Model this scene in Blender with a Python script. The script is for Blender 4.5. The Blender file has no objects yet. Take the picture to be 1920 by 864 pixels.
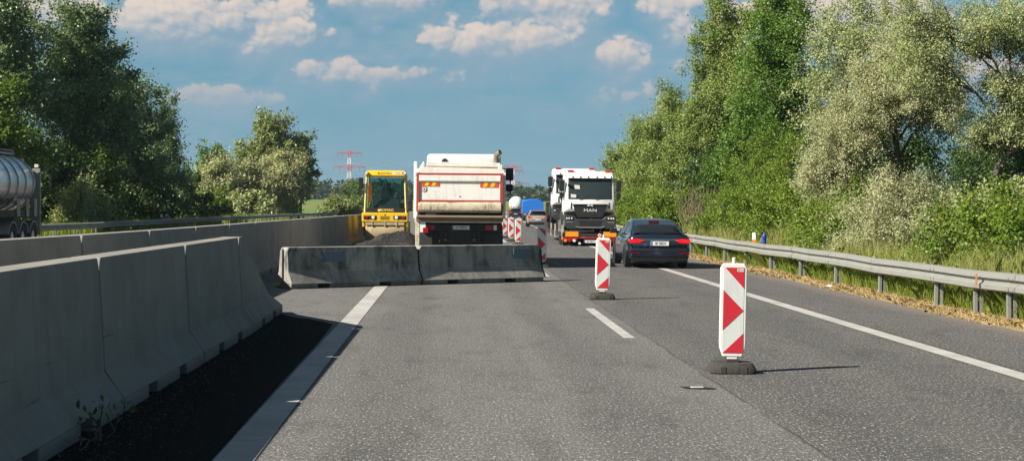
import bpy, math, random
import numpy as np
from mathutils import Vector, Matrix, noise as mnoise

R = math.radians
random.seed(7)
scene = bpy.context.scene
COL = scene.collection

# ------------------------------------------------------------------ camera, sky, sun, exposure
cam_d = bpy.data.cameras.new('camera')
cam = bpy.data.objects.new('camera', cam_d)
COL.objects.link(cam)
scene.camera = cam
cam_d.sensor_width = 36.0
cam_d.lens = 36.0 * 2850 / 1920
cam_d.clip_start = 0.1
cam_d.clip_end = 20000
yaw, pitch, roll = R(2.63), R(-0.925), R(0.45)
fwd = Vector((math.sin(yaw) * math.cos(pitch), math.cos(yaw) * math.cos(pitch), math.sin(pitch)))
rt = Vector((math.cos(yaw), -math.sin(yaw), 0))
up = rt.cross(fwd)
# the phone is held a little anticlockwise, so the horizon drops to the right
rt2 = rt * math.cos(roll) + up * math.sin(roll)
up2 = up * math.cos(roll) - rt * math.sin(roll)
M = Matrix((rt2, up2, -fwd)).transposed().to_4x4()
M.translation = Vector((0, 0, 1.8))
cam.matrix_world = M

SUN_EL, SUN_AZ = R(35.6), R(245)            # azimuth clockwise from +Y: low left, a little behind the camera
to_sun = Vector((math.sin(SUN_AZ) * math.cos(SUN_EL), math.cos(SUN_AZ) * math.cos(SUN_EL), math.sin(SUN_EL)))
sun_d = bpy.data.lights.new('sun', 'SUN')
sun_d.energy = 5.0
sun_d.angle = R(0.53)
sun_d.color = (1.0, 0.93, 0.82)
sun = bpy.data.objects.new('sun', sun_d)
COL.objects.link(sun)
sun.rotation_euler = to_sun.to_track_quat('Z', 'Y').to_euler()
sun.location = (-60, -20, 80)

scene.view_settings.view_transform = 'Standard'
scene.view_settings.look = 'None'
scene.view_settings.exposure = 0.93
scene.view_settings.gamma = 1.0
scene.view_settings.use_curve_mapping = False
scene.render.engine = 'CYCLES'
scene.cycles.use_denoising = True
scene.cycles.denoiser = 'OPENIMAGEDENOISE'
scene.cycles.denoising_input_passes = 'RGB_ALBEDO_NORMAL'
scene.cycles.denoising_prefilter = 'NONE'
scene.cycles.max_bounces = 6
scene.cycles.diffuse_bounces = 3
scene.cycles.glossy_bounces = 3
scene.cycles.transmission_bounces = 4
scene.cycles.transparent_max_bounces = 8
scene.cycles.volume_bounces = 0
scene.cycles.caustics_reflective = False
scene.cycles.caustics_refractive = False

world = bpy.data.worlds.new('World')
scene.world = world
world.use_nodes = True


class NT:
    """small wrapper to write node graphs as expressions"""
    def __init__(s, tree):
        s.t = tree
        s.n = tree.nodes
        s.l = tree.links

    def node(s, typ, **kw):
        n = s.n.new(typ)
        for k, v in kw.items():
            setattr(n, k, v)
        return n

    def put(s, sock, v):
        if hasattr(v, 'is_output'):
            s.l.new(v, sock)
        elif isinstance(v, (tuple, list)) and len(v) == 3 and sock.type == 'RGBA':
            sock.default_value = (*v, 1)
        else:
            sock.default_value = v

    def m(s, op, a, b=0.0, c=0.0, clamp=False):
        n = s.node('ShaderNodeMath', operation=op, use_clamp=clamp)
        s.put(n.inputs[0], a)
        s.put(n.inputs[1], b)
        if len(n.inputs) > 2:
            s.put(n.inputs[2], c)
        return n.outputs[0]

    def vm(s, op, a, b=(0, 0, 0)):
        n = s.node('ShaderNodeVectorMath', operation=op)
        s.put(n.inputs[0], a)
        if op == 'SCALE':
            s.put(n.inputs[3], b)
        else:
            s.put(n.inputs[1], b)
        return n.outputs[0]

    def noise(s, vec, scale, detail=3.0, rough=0.55, dist=0.0):
        n = s.node('ShaderNodeTexNoise')
        s.put(n.inputs['Vector'], vec)
        n.inputs['Scale'].default_value = scale
        n.inputs['Detail'].default_value = detail
        n.inputs['Roughness'].default_value = rough
        n.inputs['Distortion'].default_value = dist
        return n.outputs['Fac']

    def mr(s, v, a, b, c=0.0, d=1.0, smooth=True):
        n = s.node('ShaderNodeMapRange')
        n.interpolation_type = 'SMOOTHSTEP' if smooth else 'LINEAR'
        n.clamp = True
        s.put(n.inputs[0], v)
        for i, x in zip((1, 2, 3, 4), (a, b, c, d)):
            s.put(n.inputs[i], x)
        return n.outputs[0]

    def mix(s, f, a, b, blend='MIX'):
        n = s.node('ShaderNodeMix', data_type='RGBA', blend_type=blend)
        s.put(n.inputs[0], f)
        s.put(n.inputs[6], a)
        s.put(n.inputs[7], b)
        return n.outputs[2]

    def comb(s, x, y, z):
        n = s.node('ShaderNodeCombineXYZ')
        s.put(n.inputs[0], x)
        s.put(n.inputs[1], y)
        s.put(n.inputs[2], z)
        return n.outputs[0]

    def sep(s, v):
        n = s.node('ShaderNodeSeparateXYZ')
        s.put(n.inputs[0], v)
        return n.outputs


def build_sky():
    w = NT(world.node_tree)
    w.n.clear()
    out = w.node('ShaderNodeOutputWorld')
    bg = w.node('ShaderNodeBackground')
    w.l.new(bg.outputs[0], out.inputs[0])
    bg.inputs[1].default_value = 0.05
    tc = w.node('ShaderNodeTexCoord')
    d = tc.outputs['Generated']
    x, y, z = w.sep(d)[:3]
    sky = w.node('ShaderNodeTexSky', sky_type='NISHITA')
    sky.sun_disc = False
    sky.sun_elevation = SUN_EL
    sky.sun_rotation = SUN_AZ
    sky.altitude = 150
    sky.air_density = 1.0
    sky.dust_density = 0.6
    sky.ozone_density = 2.0
    # look the sky up a little higher than the true elevation: the air that day was clear down to the horizon
    zz = w.m('ADD', w.m('MULTIPLY', w.m('MAXIMUM', z, 0.0), 0.85), 0.20)
    w.l.new(w.vm('NORMALIZE', w.comb(x, y, zz)), sky.inputs[0])
    skycol = w.mix(1.0, sky.outputs[0], SKY_TINT, 'MULTIPLY')

    ay = w.m('MAXIMUM', w.m('ABSOLUTE', y), 0.02)
    u = w.m('DIVIDE', x, ay)
    v = w.m('DIVIDE', z, ay)
    # cumulus: soft ellipses in direction space broken up by fractal noise; (px, py) / focal length of the view
    blobs = [(-.176, .118, .048, .0135, 1.0), (-.140, .122, .028, .010, .85), (-.108, .116, .026, .015, 1.0),
             (-.122, .103, .026, .010, .75), (-.080, .112, .010, .006, .5),
             (-.038, .135, .034, .009, 1.0), (.046, .134, .022, .013, 1.0), (.084, .130, .028, .015, 1.0),
             (.150, .132, .022, .012, .9), (.040, .108, .060, .0125, .95), (.072, .110, .035, .010, .9),
             (.117, .099, .022, .0115, 1.0), (-.080, .085, .034, .009, .62), (-.142, .067, .038, .008, .8),
             (-.035, .083, .055, .006, .6), (.020, .086, .050, .006, .55), (.120, .073, .034, .011, .55),
             (-.048, .073, .014, .006, .5), (.045, .064, .05, .007, .33), (.155, .113, .016, .010, .7),
             (-.02, .055, .03, .009, .25), (.16, .095, .02, .01, .5), (-.155, .095, .02, .004, .3),
             (-.30, .12, .09, .018, .9), (-.40, .09, .08, .012, .7), (.28, .12, .07, .018, .9), (.42, .09, .09, .014, .8),
             (-.045, .118, .012, .006, .4), (-.016, .124, .022, .006, .45), (.20, .12, .03, .012, .8),
             (-.5, .3, .3, .05, 1.0)]
    p = w.comb(u, w.m('MULTIPLY', v, 1.25), 0.0)

    def vor(vec, scale, detail):
        n = w.node('ShaderNodeTexVoronoi', feature='F1')
        n.inputs['Scale'].default_value = scale
        n.inputs['Detail'].default_value = detail
        n.inputs['Roughness'].default_value = 0.55
        n.inputs['Lacunarity'].default_value = 2.2
        n.normalize = True
        w.put(n.inputs['Vector'], vec)
        return n.outputs['Distance']

    # billowing cauliflower heads: rounded cells, broken up by finer turbulence
    wob = w.node('ShaderNodeTexNoise')
    wob.inputs['Scale'].default_value = 40.0
    wob.inputs['Detail'].default_value = 2.0
    w.put(wob.inputs['Vector'], p)
    q = w.vm('ADD', p, w.vm('SCALE', w.vm('SUBTRACT', wob.outputs['Color'], (0.5, 0.5, 0.5)), 0.014))

    def bil(vec):
        return w.m('SUBTRACT', 1.0, w.m('MULTIPLY', vor(vec, 46.0, 2.0), 1.3))
    k1 = bil(q)
    k2 = bil(w.vm('ADD', q, (-0.0024, 0.0042, 0.0)))
    n1 = w.m('ADD', w.m('MULTIPLY', k1, 0.55), w.m('ADD', w.m('MULTIPLY', w.noise(p, 24.0, 1.0, 0.5, 0.0), 0.30), w.m('MULTIPLY', w.noise(p, 90.0, 5.0, 0.6, 0.0), 0.32)))
    mask, sw, sd = None, None, None
    for bu, bv, ru, rv, s in blobs:
        du = w.m('MULTIPLY', w.m('SUBTRACT', u, bu), 1 / ru)
        dv = w.m('MULTIPLY', w.m('SUBTRACT', v, bv), 1 / (rv * 1.25))
        dd = w.m('MAXIMUM', dv, w.m('MULTIPLY', dv, -0.75))
        r2 = w.m('ADD', w.m('MULTIPLY', du, du), w.m('MULTIPLY', dd, dd))
        g = w.m('MULTIPLY', w.m('SUBTRACT', 1.0, w.m('MULTIPLY', r2, 0.55)), s)
        mask = g if mask is None else w.m('SMOOTH_MAX', mask, g, 0.12)
        gp = w.m('MAXIMUM', g, 0.001)
        gp = w.m('MULTIPLY', gp, gp)
        sw = gp if sw is None else w.m('ADD', sw, gp)
        gd = w.m('MULTIPLY', gp, dv)
        sd = gd if sd is None else w.m('ADD', sd, gd)
    dvm = w.m('DIVIDE', sd, sw)
    mask = w.m('MAXIMUM', mask, -0.35)
    dens = w.m('ADD', w.m('MULTIPLY', mask, 0.80), w.m('MULTIPLY', w.m('SUBTRACT', n1, 0.70), 1.9))
    veil = w.m('MULTIPLY', w.mr(w.noise(w.comb(u, w.m('MULTIPLY', v, 3.2), 3.0), 14.0, 5.0, 0.6, 0.4), 0.42, 0.72), w.mr(v, 0.015, 0.06))
    veil = w.m('MULTIPLY', veil, w.mr(v, 0.25, 0.45, 1.0, 0.0))
    # tops end sharply, bases melt into the haze
    soft = w.mr(dvm, -0.9, 0.3, 0.65, 0.27)
    al = w.mr(w.m('DIVIDE', w.m('SUBTRACT', dens, 0.10), soft), 0.0, 1.0)
    al = w.m('MULTIPLY', al, w.mr(dvm, -1.5, 0.0, 0.25, 0.95))
    al = w.m('MULTIPLY', al, w.mr(v, 0.04, 0.10, 0.62, 1.0))
    under = w.m('MULTIPLY', w.mr(w.m('ADD', w.m('MULTIPLY', mask, 0.8), w.m('MULTIPLY', w.m('SUBTRACT', n1, 0.765), 0.9)), -0.3, 0.65), 0.60)
    soft_a = w.m('MAXIMUM', under, w.m('MULTIPLY', veil, 0.5))
    alpha = w.m('MAXIMUM', al, soft_a)
    lit = w.m('ADD', w.m('MULTIPLY', w.m('SUBTRACT', k1, k2), 1.5), w.m('ADD', w.m('MULTIPLY', dvm, 0.34), 0.50))
    lit = w.m('MULTIPLY', w.mr(lit, 0.05, 0.95), w.mr(w.m('SUBTRACT', al, soft_a), -0.25, 0.35, 0.30, 1.0))
    far = w.mr(v, 0.05, 0.125)
    c_lit = w.mix(far, CLOUD_FAR, CLOUD_LIT)
    cloud = w.mix(lit, CLOUD_SHADE, c_lit)
    alpha = w.m('MULTIPLY', alpha, w.mr(z, 0.0, 0.04))
    # pale summer air low over the horizon
    skycol = w.mix(w.mr(z, 0.16, -0.02, 0.0, 0.6), skycol, (1.55, 2.95, 3.85))
    # unseen upper sky, tinted darker to weaken the fill light in shadows
    skycol = w.mix(w.mr(z, 0.15, 0.42), skycol, w.mix(1.0, skycol, (0.86, 0.50, 0.50), 'MULTIPLY'))
    col = w.mix(alpha, skycol, cloud)
    # below the horizon: nothing but a dull ground tone
    col = w.mix(w.mr(z, -0.02, 0.0), (0.35, 0.4, 0.38), col)
    w.l.new(col, bg.inputs[0])


HAZE = 0.00013
SKY_TINT = (0.82, 1.36, 1.18)
CLOUD_LIT = (8.6, 7.2, 6.2)
CLOUD_FAR = (4.6, 4.7, 4.9)
CLOUD_SHADE = (3.3, 4.3, 5.3)
build_sky()

# ------------------------------------------------------------------ helpers
def cx(y):
    """the motorway bends very gently to the right"""
    return 1.04e-4 * y * y


def heading(y):
    return -math.atan(2.08e-4 * y)


def thing(name, label, cat, loc=(0, 0, 0), rotz=0.0, group=None):
    o = bpy.data.objects.new(name, None)
    o.empty_display_size = 0.3
    COL.objects.link(o)
    o.location = loc
    o.rotation_euler = (0, 0, rotz)
    o['label'] = label
    o['category'] = cat
    if group:
        o['group'] = group
    return o


def tag(o, label, cat, group=None, kind=None):
    o['label'] = label
    o['category'] = cat
    if group:
        o['group'] = group
    if kind:
        o['kind'] = kind
    return o


def copy_tree(o, parent=None):
    c = o.copy()
    COL.objects.link(c)
    if parent is not None:
        c.parent = parent
    for ch in list(o.children):
        copy_tree(ch, c)
    return c


class MB:
    def __init__(s):
        s.v, s.f, s.m = [], [], []

    def add(s, vs, fs, m=0):
        b = len(s.v)
        s.v += [tuple(p) for p in vs]
        for f in fs:
            s.f.append([b + i for i in f])
            s.m.append(m)

    def box(s, x0, x1, y0, y1, z0, z1, m=0, rot=None, at=None):
        vs = [Vector(p) for p in ((x0, y0, z0), (x1, y0, z0), (x1, y1, z0), (x0, y1, z0),
                                  (x0, y0, z1), (x1, y0, z1), (x1, y1, z1), (x0, y1, z1))]
        if rot is not None:
            c = Vector(at) if at else sum(vs, Vector()) / 8
            vs = [c + rot @ (p - c) for p in vs]
        s.add(vs, [(0, 3, 2, 1), (4, 5, 6, 7), (0, 1, 5, 4), (1, 2, 6, 5), (2, 3, 7, 6), (3, 0, 4, 7)], m)
        return s

    def prism(s, poly, y0, y1, m=0, plane='xz'):
        """poly in a plane, extruded along the third axis"""
        n = len(poly)
        if plane == 'xz':
            a = [(p[0], y0, p[1]) for p in poly]
            b = [(p[0], y1, p[1]) for p in poly]
        elif plane == 'yz':
            a = [(y0, p[0], p[1]) for p in poly]
            b = [(y1, p[0], p[1]) for p in poly]
        else:
            a = [(p[0], p[1], y0) for p in poly]
            b = [(p[0], p[1], y1) for p in poly]
        fs = [tuple(range(n)), tuple(range(2 * n - 1, n - 1, -1))]
        fs += [(i, i + n, (i + 1) % n + n, (i + 1) % n) for i in range(n)]
        s.add(a + b, fs, m)
        return s

    def tube(s, pts, r, n=8, m=0, caps=True):
        pts = [Vector(p) for p in pts]
        rs = r if isinstance(r, (list, tuple)) else [r] * len(pts)
        vs, fs = [], []
        prev = None
        for i, p in enumerate(pts):
            t = (pts[min(i + 1, len(pts) - 1)] - pts[max(i - 1, 0)]).normalized()
            a = prev if prev is not None else (Vector((1, 0, 0)) if abs(t.x) < 0.9 else Vector((0, 1, 0)))
            u = (a - t * a.dot(t)).normalized()
            w = t.cross(u)
            prev = u
            for k in range(n):
                q = 2 * math.pi * k / n
                vs.append(p + (u * math.cos(q) + w * math.sin(q)) * rs[i])
        for i in range(len(pts) - 1):
            for k in range(n):
                fs.append((i * n + k, i * n + (k + 1) % n, (i + 1) * n + (k + 1) % n, (i + 1) * n + k))
        if caps:
            fs.append(tuple(range(n - 1, -1, -1)))
            fs.append(tuple(range((len(pts) - 1) * n, len(pts) * n)))
        s.add(vs, fs, m)
        return s

    def lathe(s, prof, c=(0, 0, 0), axis='x', n=24, m=0):
        """prof: list of (radius, along) closed into a ring surface"""
        vs, fs = [], []
        for r, h in prof:
            for k in range(n):
                q = 2 * math.pi * k / n
                a, b = r * math.cos(q), r * math.sin(q)
                vs.append((c[0] + h, c[1] + a, c[2] + b) if axis == 'x' else
                          (c[0] + a, c[1] + h, c[2] + b) if axis == 'y' else (c[0] + a, c[1] + b, c[2] + h))
        k0 = len(prof)
        for i in range(k0 - 1):
            for k in range(n):
                fs.append((i * n + k, i * n + (k + 1) % n, (i + 1) * n + (k + 1) % n, (i + 1) * n + k))
        fs.append(tuple(range(n - 1, -1, -1)))
        fs.append(tuple(range((k0 - 1) * n, k0 * n)))
        s.add(vs, fs, m)
        return s

    def loft(s, rings, m=0, caps=True):
        n = len(rings[0])
        vs = [p for r in rings for p in r]
        fs = []
        for i in range(len(rings) - 1):
            for k in range(n):
                fs.append((i * n + k, i * n + (k + 1) % n, (i + 1) * n + (k + 1) % n, (i + 1) * n + k))
        if caps:
            fs.append(tuple(range(n - 1, -1, -1)))
            fs.append(tuple(range((len(rings) - 1) * n, len(rings) * n)))
        s.add(vs, fs, m)
        return s

    def build(s, name, mats, parent=None, bevel=0.0, smooth=None, seg=2, loc=None):
        me = bpy.data.meshes.new(name)
        me.from_pydata(s.v, [], s.f)
        if not isinstance(mats, (list, tuple)):
            mats = [mats]
        for mt in mats:
            me.materials.append(mt)
        if len(mats) > 1:
            me.polygons.foreach_set('material_index', s.m)
        import bmesh
        bm = bmesh.new()
        bm.from_mesh(me)
        bmesh.ops.recalc_face_normals(bm, faces=bm.faces)
        bm.to_mesh(me)
        bm.free()
        if smooth is not None or bevel:
            me.polygons.foreach_set('use_smooth', [True] * len(me.polygons))
            me.set_sharp_from_angle(angle=R(smooth if smooth is not None else 40))
        me.update()
        o = bpy.data.objects.new(name, me)
        COL.objects.link(o)
        if parent is not None:
            o.parent = parent
        if loc is not None:
            o.location = loc
        if bevel:
            b = o.modifiers.new('bevel', 'BEVEL')
            b.width = bevel
            b.segments = seg
            b.limit_method = 'ANGLE'
            b.angle_limit = R(35)
            b.harden_normals = True
        return o


def lettering(body, size, loc, mat, parent, name='lettering', rot=(90, 0, 0), sx=1.0, extrude=0.002):
    c = bpy.data.curves.new(name, 'FONT')
    c.body = body
    c.size = size
    c.align_x = 'CENTER'
    c.align_y = 'CENTER'
    c.extrude = extrude
    c.materials.append(mat)
    tmp = bpy.data.objects.new('tmp_text', c)
    me = bpy.data.meshes.new_from_object(tmp)
    bpy.data.objects.remove(tmp)
    o = bpy.data.objects.new(name, me)
    COL.objects.link(o)
    o.parent = parent
    o.location = loc
    o.rotation_euler = tuple(R(a) for a in rot)
    o.scale = (sx, 1, 1)
    return o


# ------------------------------------------------------------------ materials
def new_mat(name):
    m = bpy.data.materials.new(name)
    m.use_nodes = True
    t = NT(m.node_tree)
    b = m.node_tree.nodes['Principled BSDF']
    return m, t, b


def bump(t, b, h, strength=0.3, dist=0.01):
    n = t.node('ShaderNodeBump')
    n.inputs['Strength'].default_value = strength
    n.inputs['Distance'].default_value = dist
    t.put(n.inputs['Height'], h)
    t.l.new(n.outputs[0], b.inputs['Normal'])


def paint(name, col, rough=0.4, metal=0.0, dirt=0.25, dirt_col=(0.12, 0.10, 0.08), scale=3.0, coat=0.0, spec=0.5, zgrime=None):
    m, t, b = new_mat(name)
    tc = t.node('ShaderNodeTexCoord').outputs['Object']
    n1 = t.noise(tc, scale, 6, 0.65, 0.3)
    n2 = t.noise(t.vm('MULTIPLY', tc, (1, 1, 0.18)), scale * 5, 4, 0.6)
    f = t.m('MULTIPLY', t.mr(t.m('ADD', t.m('MULTIPLY', n1, 0.6), t.m('MULTIPLY', n2, 0.4)), 0.44, 0.72), dirt)
    if zgrime:
        z = t.sep(tc)[2]
        g = t.mr(t.m('ADD', z, t.m('MULTIPLY', n2, 0.5)), zgrime[1], zgrime[0])
        f = t.m('MAXIMUM', f, t.m('MULTIPLY', g, zgrime[2]))
    c = t.mix(f, col, dirt_col)
    t.l.new(c, b.inputs['Base Color'])
    t.put(b.inputs['Roughness'], t.m('ADD', rough, t.m('MULTIPLY', f, 0.4), clamp=True))
    b.inputs['Metallic'].default_value = metal
    b.inputs['Specular IOR Level'].default_value = spec
    if coat:
        b.inputs['Coat Weight'].default_value = coat
        b.inputs['Coat Roughness'].default_value = 0.04
    return m


def glass_mat(name, col=(0.015, 0.02, 0.022), trans=0.0, spec=0.45):
    m, t, b = new_mat(name)
    b.inputs['Base Color'].default_value = (*col, 1)
    b.inputs['Roughness'].default_value = 0.04
    b.inputs['Specular IOR Level'].default_value = spec
    if trans:
        out = m.node_tree.nodes['Material Output']
        tr = t.node('ShaderNodeBsdfTransparent')
        tr.inputs[0].default_value = (0.78, 0.92, 0.90, 1)
        mx = t.node('ShaderNodeMixShader')
        mx.inputs[0].default_value = trans
        t.l.new(b.outputs[0], mx.inputs[1])
        t.l.new(tr.outputs[0], mx.inputs[2])
        t.l.new(mx.outputs[0], out.inputs[0])
    return m


def lamp_mat(name, col, emit=0.0):
    m, t, b = new_mat(name)
    b.inputs['Base Color'].default_value = (*col, 1)
    b.inputs['Roughness'].default_value = 0.12
    b.inputs['Coat Weight'].default_value = 0.5
    if emit:
        b.inputs['Emission Color'].default_value = (*col, 1)
        b.inputs['Emission Strength'].default_value = emit
    return m


def concrete(name, base, stain, streak=0.5, face_shade=0.0):
    m, t, b = new_mat(name)
    tc = t.node('ShaderNodeTexCoord').outputs['Object']
    info = t.node('ShaderNodeObjectInfo').outputs['Random']
    p = t.vm('ADD', tc, t.comb(t.m('MULTIPLY', info, 37.0), t.m('MULTIPLY', info, 11.0), 0.0))
    big = t.noise(p, 1.3, 5, 0.6, 0.4)
    fine = t.noise(p, 45, 4, 0.7)
    st = t.noise(t.vm('MULTIPLY', p, (1, 1, 0.05)), 9, 5, 0.65, 0.2)
    vo = t.node('ShaderNodeTexVoronoi')
    vo.inputs['Scale'].default_value = 26
    t.l.new(p, vo.inputs['Vector'])
    pits = t.mr(vo.outputs['Distance'], 0.05, 0.12, 1.0, 0.0)
    pits = t.m('MULTIPLY', pits, t.mr(t.noise(p, 5, 2), 0.5, 0.65))
    c = t.mix(t.mr(big, 0.35, 0.7), base, tuple(x * 0.78 for x in base))
    c = t.mix(t.m('MULTIPLY', t.mr(st, 0.48, 0.72), streak), c, stain)
    c = t.mix(t.m('MULTIPLY', t.mr(fine, 0.55, 0.8), 0.22), c, tuple(x * 0.5 for x in base))
    c = t.mix(t.m('MULTIPLY', t.mr(fine, 0.25, 0.4, 1.0, 0.0), 0.22), c, tuple(min(1, x * 1.35) for x in base))
    zc = t.sep(tc)[2]
    sc = t.noise(t.vm('MULTIPLY', p, (1, 0.5, 14)), 1.6, 5, 0.7, 0.1)
    sc = t.m('MULTIPLY', t.mr(sc, 0.60, 0.70), t.m('MULTIPLY', t.mr(zc, 0.3, 0.4), t.mr(zc, 0.62, 0.9, 1.0, 0.0)))
    c = t.mix(t.m('MULTIPLY', sc, 0.6), c, (0.045, 0.045, 0.045))
    foot_dark = t.m('MULTIPLY', t.mr(t.m('ADD', zc, t.m('MULTIPLY', big, 0.35)), 0.30, 0.16), 0.5)  # darker towards the foot
    c = t.mix(foot_dark, c, (0.10, 0.095, 0.085))
    c = t.mix(t.m('MULTIPLY', pits, 0.6), c, (0.05, 0.05, 0.05))
    if face_shade:
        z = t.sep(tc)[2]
        ss = t.m('MULTIPLY', t.mr(t.noise(t.vm('MULTIPLY', p, (1.6, 1.6, 0.7)), 1.1, 6, 0.7, 0.6), 0.42, 0.66), face_shade)
        ss = t.m('MULTIPLY', ss, t.mr(z, 0.34, 0.42, 0.45, 1.0))  # mottled shade painted into the colour, strongest on the steep upper face
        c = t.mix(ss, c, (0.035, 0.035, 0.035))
    t.l.new(c, b.inputs['Base Color'])
    b.inputs['Roughness'].default_value = 0.9
    b.inputs['Specular IOR Level'].default_value = 0.25
    bump(t, b, t.m('ADD', t.m('MULTIPLY', fine, 0.5), t.m('MULTIPLY', big, 0.6)), 0.45, 0.012)
    return m


def leaf_mat(name, c1, c2, c3, trans=0.28, rough=0.5, tint=None):
    m, t, b = new_mat(name)
    g = t.node('ShaderNodeNewGeometry')
    r = g.outputs['Random Per Island']
    tc = t.node('ShaderNodeTexCoord').outputs['Object']
    n = t.mr(t.noise(tc, 0.9, 4, 0.65, 0.3), 0.36, 0.66)
    c = t.mix(n, c1, c2)
    c = t.mix(t.m('MULTIPLY', t.m('POWER', r, 2.0), 0.5), c, c3)
    r2 = t.m('FRACT', t.m('MULTIPLY', r, 17.3))
    c = t.mix(t.m('MULTIPLY', r2, 0.35), c, t.mix(1.0, c, (0.5, 0.5, 0.45), 'MULTIPLY'))
    t.l.new(c, b.inputs['Base Color'])
    b.inputs['Roughness'].default_value = rough
    b.inputs['Specular IOR Level'].default_value = 0.35
    tr = t.node('ShaderNodeBsdfTranslucent')
    t.l.new(t.mix(1.0, c, (1.25, 1.3, 0.5), 'MULTIPLY'), tr.inputs[0])
    mx = t.node('ShaderNodeMixShader')
    mx.inputs[0].default_value = trans
    t.l.new(b.outputs[0], mx.inputs[1])
    t.l.new(tr.outputs[0], mx.inputs[2])
    t.l.new(mx.outputs[0], m.node_tree.nodes['Material Output'].inputs[0])
    return m


M_white = paint('white_paint', (0.78, 0.77, 0.74), 0.35, dirt=0.18, coat=0.3)
M_white_dirty = paint('dirty_white_paint', (0.76, 0.74, 0.69), 0.5, dirt=0.45, dirt_col=(0.34, 0.28, 0.19), scale=2.2)
M_lip = paint('worn_cream_paint', (0.58, 0.50, 0.36), 0.6, dirt=1.0, dirt_col=(0.075, 0.05, 0.028), scale=4.0)
M_redtrim = paint('red_trim', (0.36, 0.045, 0.03), 0.5, dirt=0.4)
M_black = paint('black_plastic', (0.012, 0.013, 0.015), 0.5, dirt=0.3, dirt_col=(0.05, 0.045, 0.04))
M_gloss_black = paint('gloss_black', (0.01, 0.01, 0.012), 0.15, dirt=0.1)
M_darkgrey = paint('dark_grey_plastic', (0.035, 0.038, 0.042), 0.45, dirt=0.25)
M_grey = paint('grey_metal', (0.30, 0.31, 0.31), 0.5, 0.4, dirt=0.3)
M_chassis = paint('chassis_grime', (0.02, 0.02, 0.021), 0.7, dirt=0.5, dirt_col=(0.09, 0.075, 0.055))
M_tyre = paint('tyre_rubber', (0.018, 0.018, 0.018), 0.8, dirt=0.5, dirt_col=(0.07, 0.065, 0.055), scale=5)
M_rim = paint('rim_metal', (0.42, 0.42, 0.42), 0.35, 0.7, dirt=0.4)
M_steel = paint('galvanised_steel', (0.27, 0.275, 0.25), 0.65, 0.12, dirt=0.7, dirt_col=(0.17, 0.165, 0.135), scale=1.6)
M_post = paint('galvanised_post', (0.25, 0.255, 0.24), 0.6, 0.2, dirt=0.5, dirt_col=(0.15, 0.13, 0.10))
M_tank = paint('polished_tank', (0.72, 0.73, 0.74), 0.22, 0.92, dirt=0.25, dirt_col=(0.2, 0.19, 0.17))
M_yellow = paint('machine_yellow', (0.80, 0.50, 0.015), 0.35, dirt=0.25, dirt_col=(0.28, 0.2, 0.06), coat=0.2)
M_orange = paint('orange_plate', (0.85, 0.30, 0.01), 0.4, dirt=0.2)
M_hivis = paint('orange_cloth', (0.85, 0.13, 0.02), 0.9, dirt=0.2)
M_red = paint('red_paint', (0.50, 0.02, 0.015), 0.4, dirt=0.3)
M_bluecloth = paint('blue_tarpaulin', (0.012, 0.15, 0.55), 0.5, dirt=0.25, dirt_col=(0.02, 0.06, 0.16))
M_bluepost = paint('blue_post_plastic', (0.008, 0.03, 0.45), 0.4, dirt=0.15)
M_amber = lamp_mat('amber_reflector', (0.75, 0.22, 0.01))
M_redlamp = lamp_mat('red_lens', (0.30, 0.004, 0.008))
M_reddim = lamp_mat('dim_red_lens', (0.13, 0.004, 0.008))
M_redlamp_on = lamp_mat('red_lens_lit', (0.55, 0.003, 0.010), 0.30)
M_whitelamp = lamp_mat('clear_lens', (0.7, 0.7, 0.68))
M_plate = paint('plate_white', (0.72, 0.73, 0.72), 0.4, dirt=0.15)
M_plate_blue = paint('plate_blue', (0.01, 0.05, 0.35), 0.4, dirt=0.1)
M_ink = paint('plate_ink', (0.02, 0.02, 0.025), 0.5, dirt=0.0)
M_chrome = paint('chrome', (0.7, 0.7, 0.72), 0.12, 1.0, dirt=0.05)
M_glass = glass_mat('dark_glass')
M_cabglass = glass_mat('cab_glass', (0.02, 0.035, 0.035), 0.8)
M_mancabglass = glass_mat('truck_glass', (0.008, 0.012, 0.016), 0.22)
M_drum = paint('worn_drum_steel', (0.42, 0.33, 0.19), 0.6, 0.0, dirt=0.7, dirt_col=(0.16, 0.11, 0.06), scale=2)
M_beige = paint('beige_car_paint', (0.50, 0.42, 0.36), 0.25, 0.4, dirt=0.1, coat=0.8)
M_carblue = paint('dark_car_paint', (0.030, 0.046, 0.070), 0.22, 0.65, dirt=0.08, coat=1.0)
M_bark = paint('bark', (0.10, 0.085, 0.065), 0.9, dirt=0.6, dirt_col=(0.035, 0.03, 0.022), scale=4)
M_bark_pale = paint('pale_bark', (0.22, 0.20, 0.17), 0.9, dirt=0.6, dirt_col=(0.06, 0.05, 0.04), scale=4)
M_twig = paint('dry_twig', (0.20, 0.15, 0.10), 0.9, dirt=0.5)
# ------------------------------------------------------------------ ground and road
def sheet(name, us, ys, z=0.0, mat=None, kind='structure', zf=None, curved=True):
    """a sheet following the road's bend; UV = (distance from the lane origin, distance along)"""
    vs, fs, uv = [], [], []
    for y in ys:
        for u in us:
            x = u + (cx(y) if curved else 0)
            vs.append((x, y, z + (zf(x, y) if zf else 0)))
            uv.append((u, y))
    n = len(us)
    for j in range(len(ys) - 1):
        for i in range(n - 1):
            fs.append((j * n + i, j * n + i + 1, (j + 1) * n + i + 1, (j + 1) * n + i))
    me = bpy.data.meshes.new(name)
    me.from_pydata(vs, [], fs)
    lay = me.uv_layers.new(name='UVMap')
    for p in me.polygons:
        for li in p.loop_indices:
            lay.data[li].uv = uv[me.loops[li].vertex_index]
    me.materials.append(mat)
    o = bpy.data.objects.new(name, me)
    COL.objects.link(o)
    if kind:
        o['kind'] = kind
    return o


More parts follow.
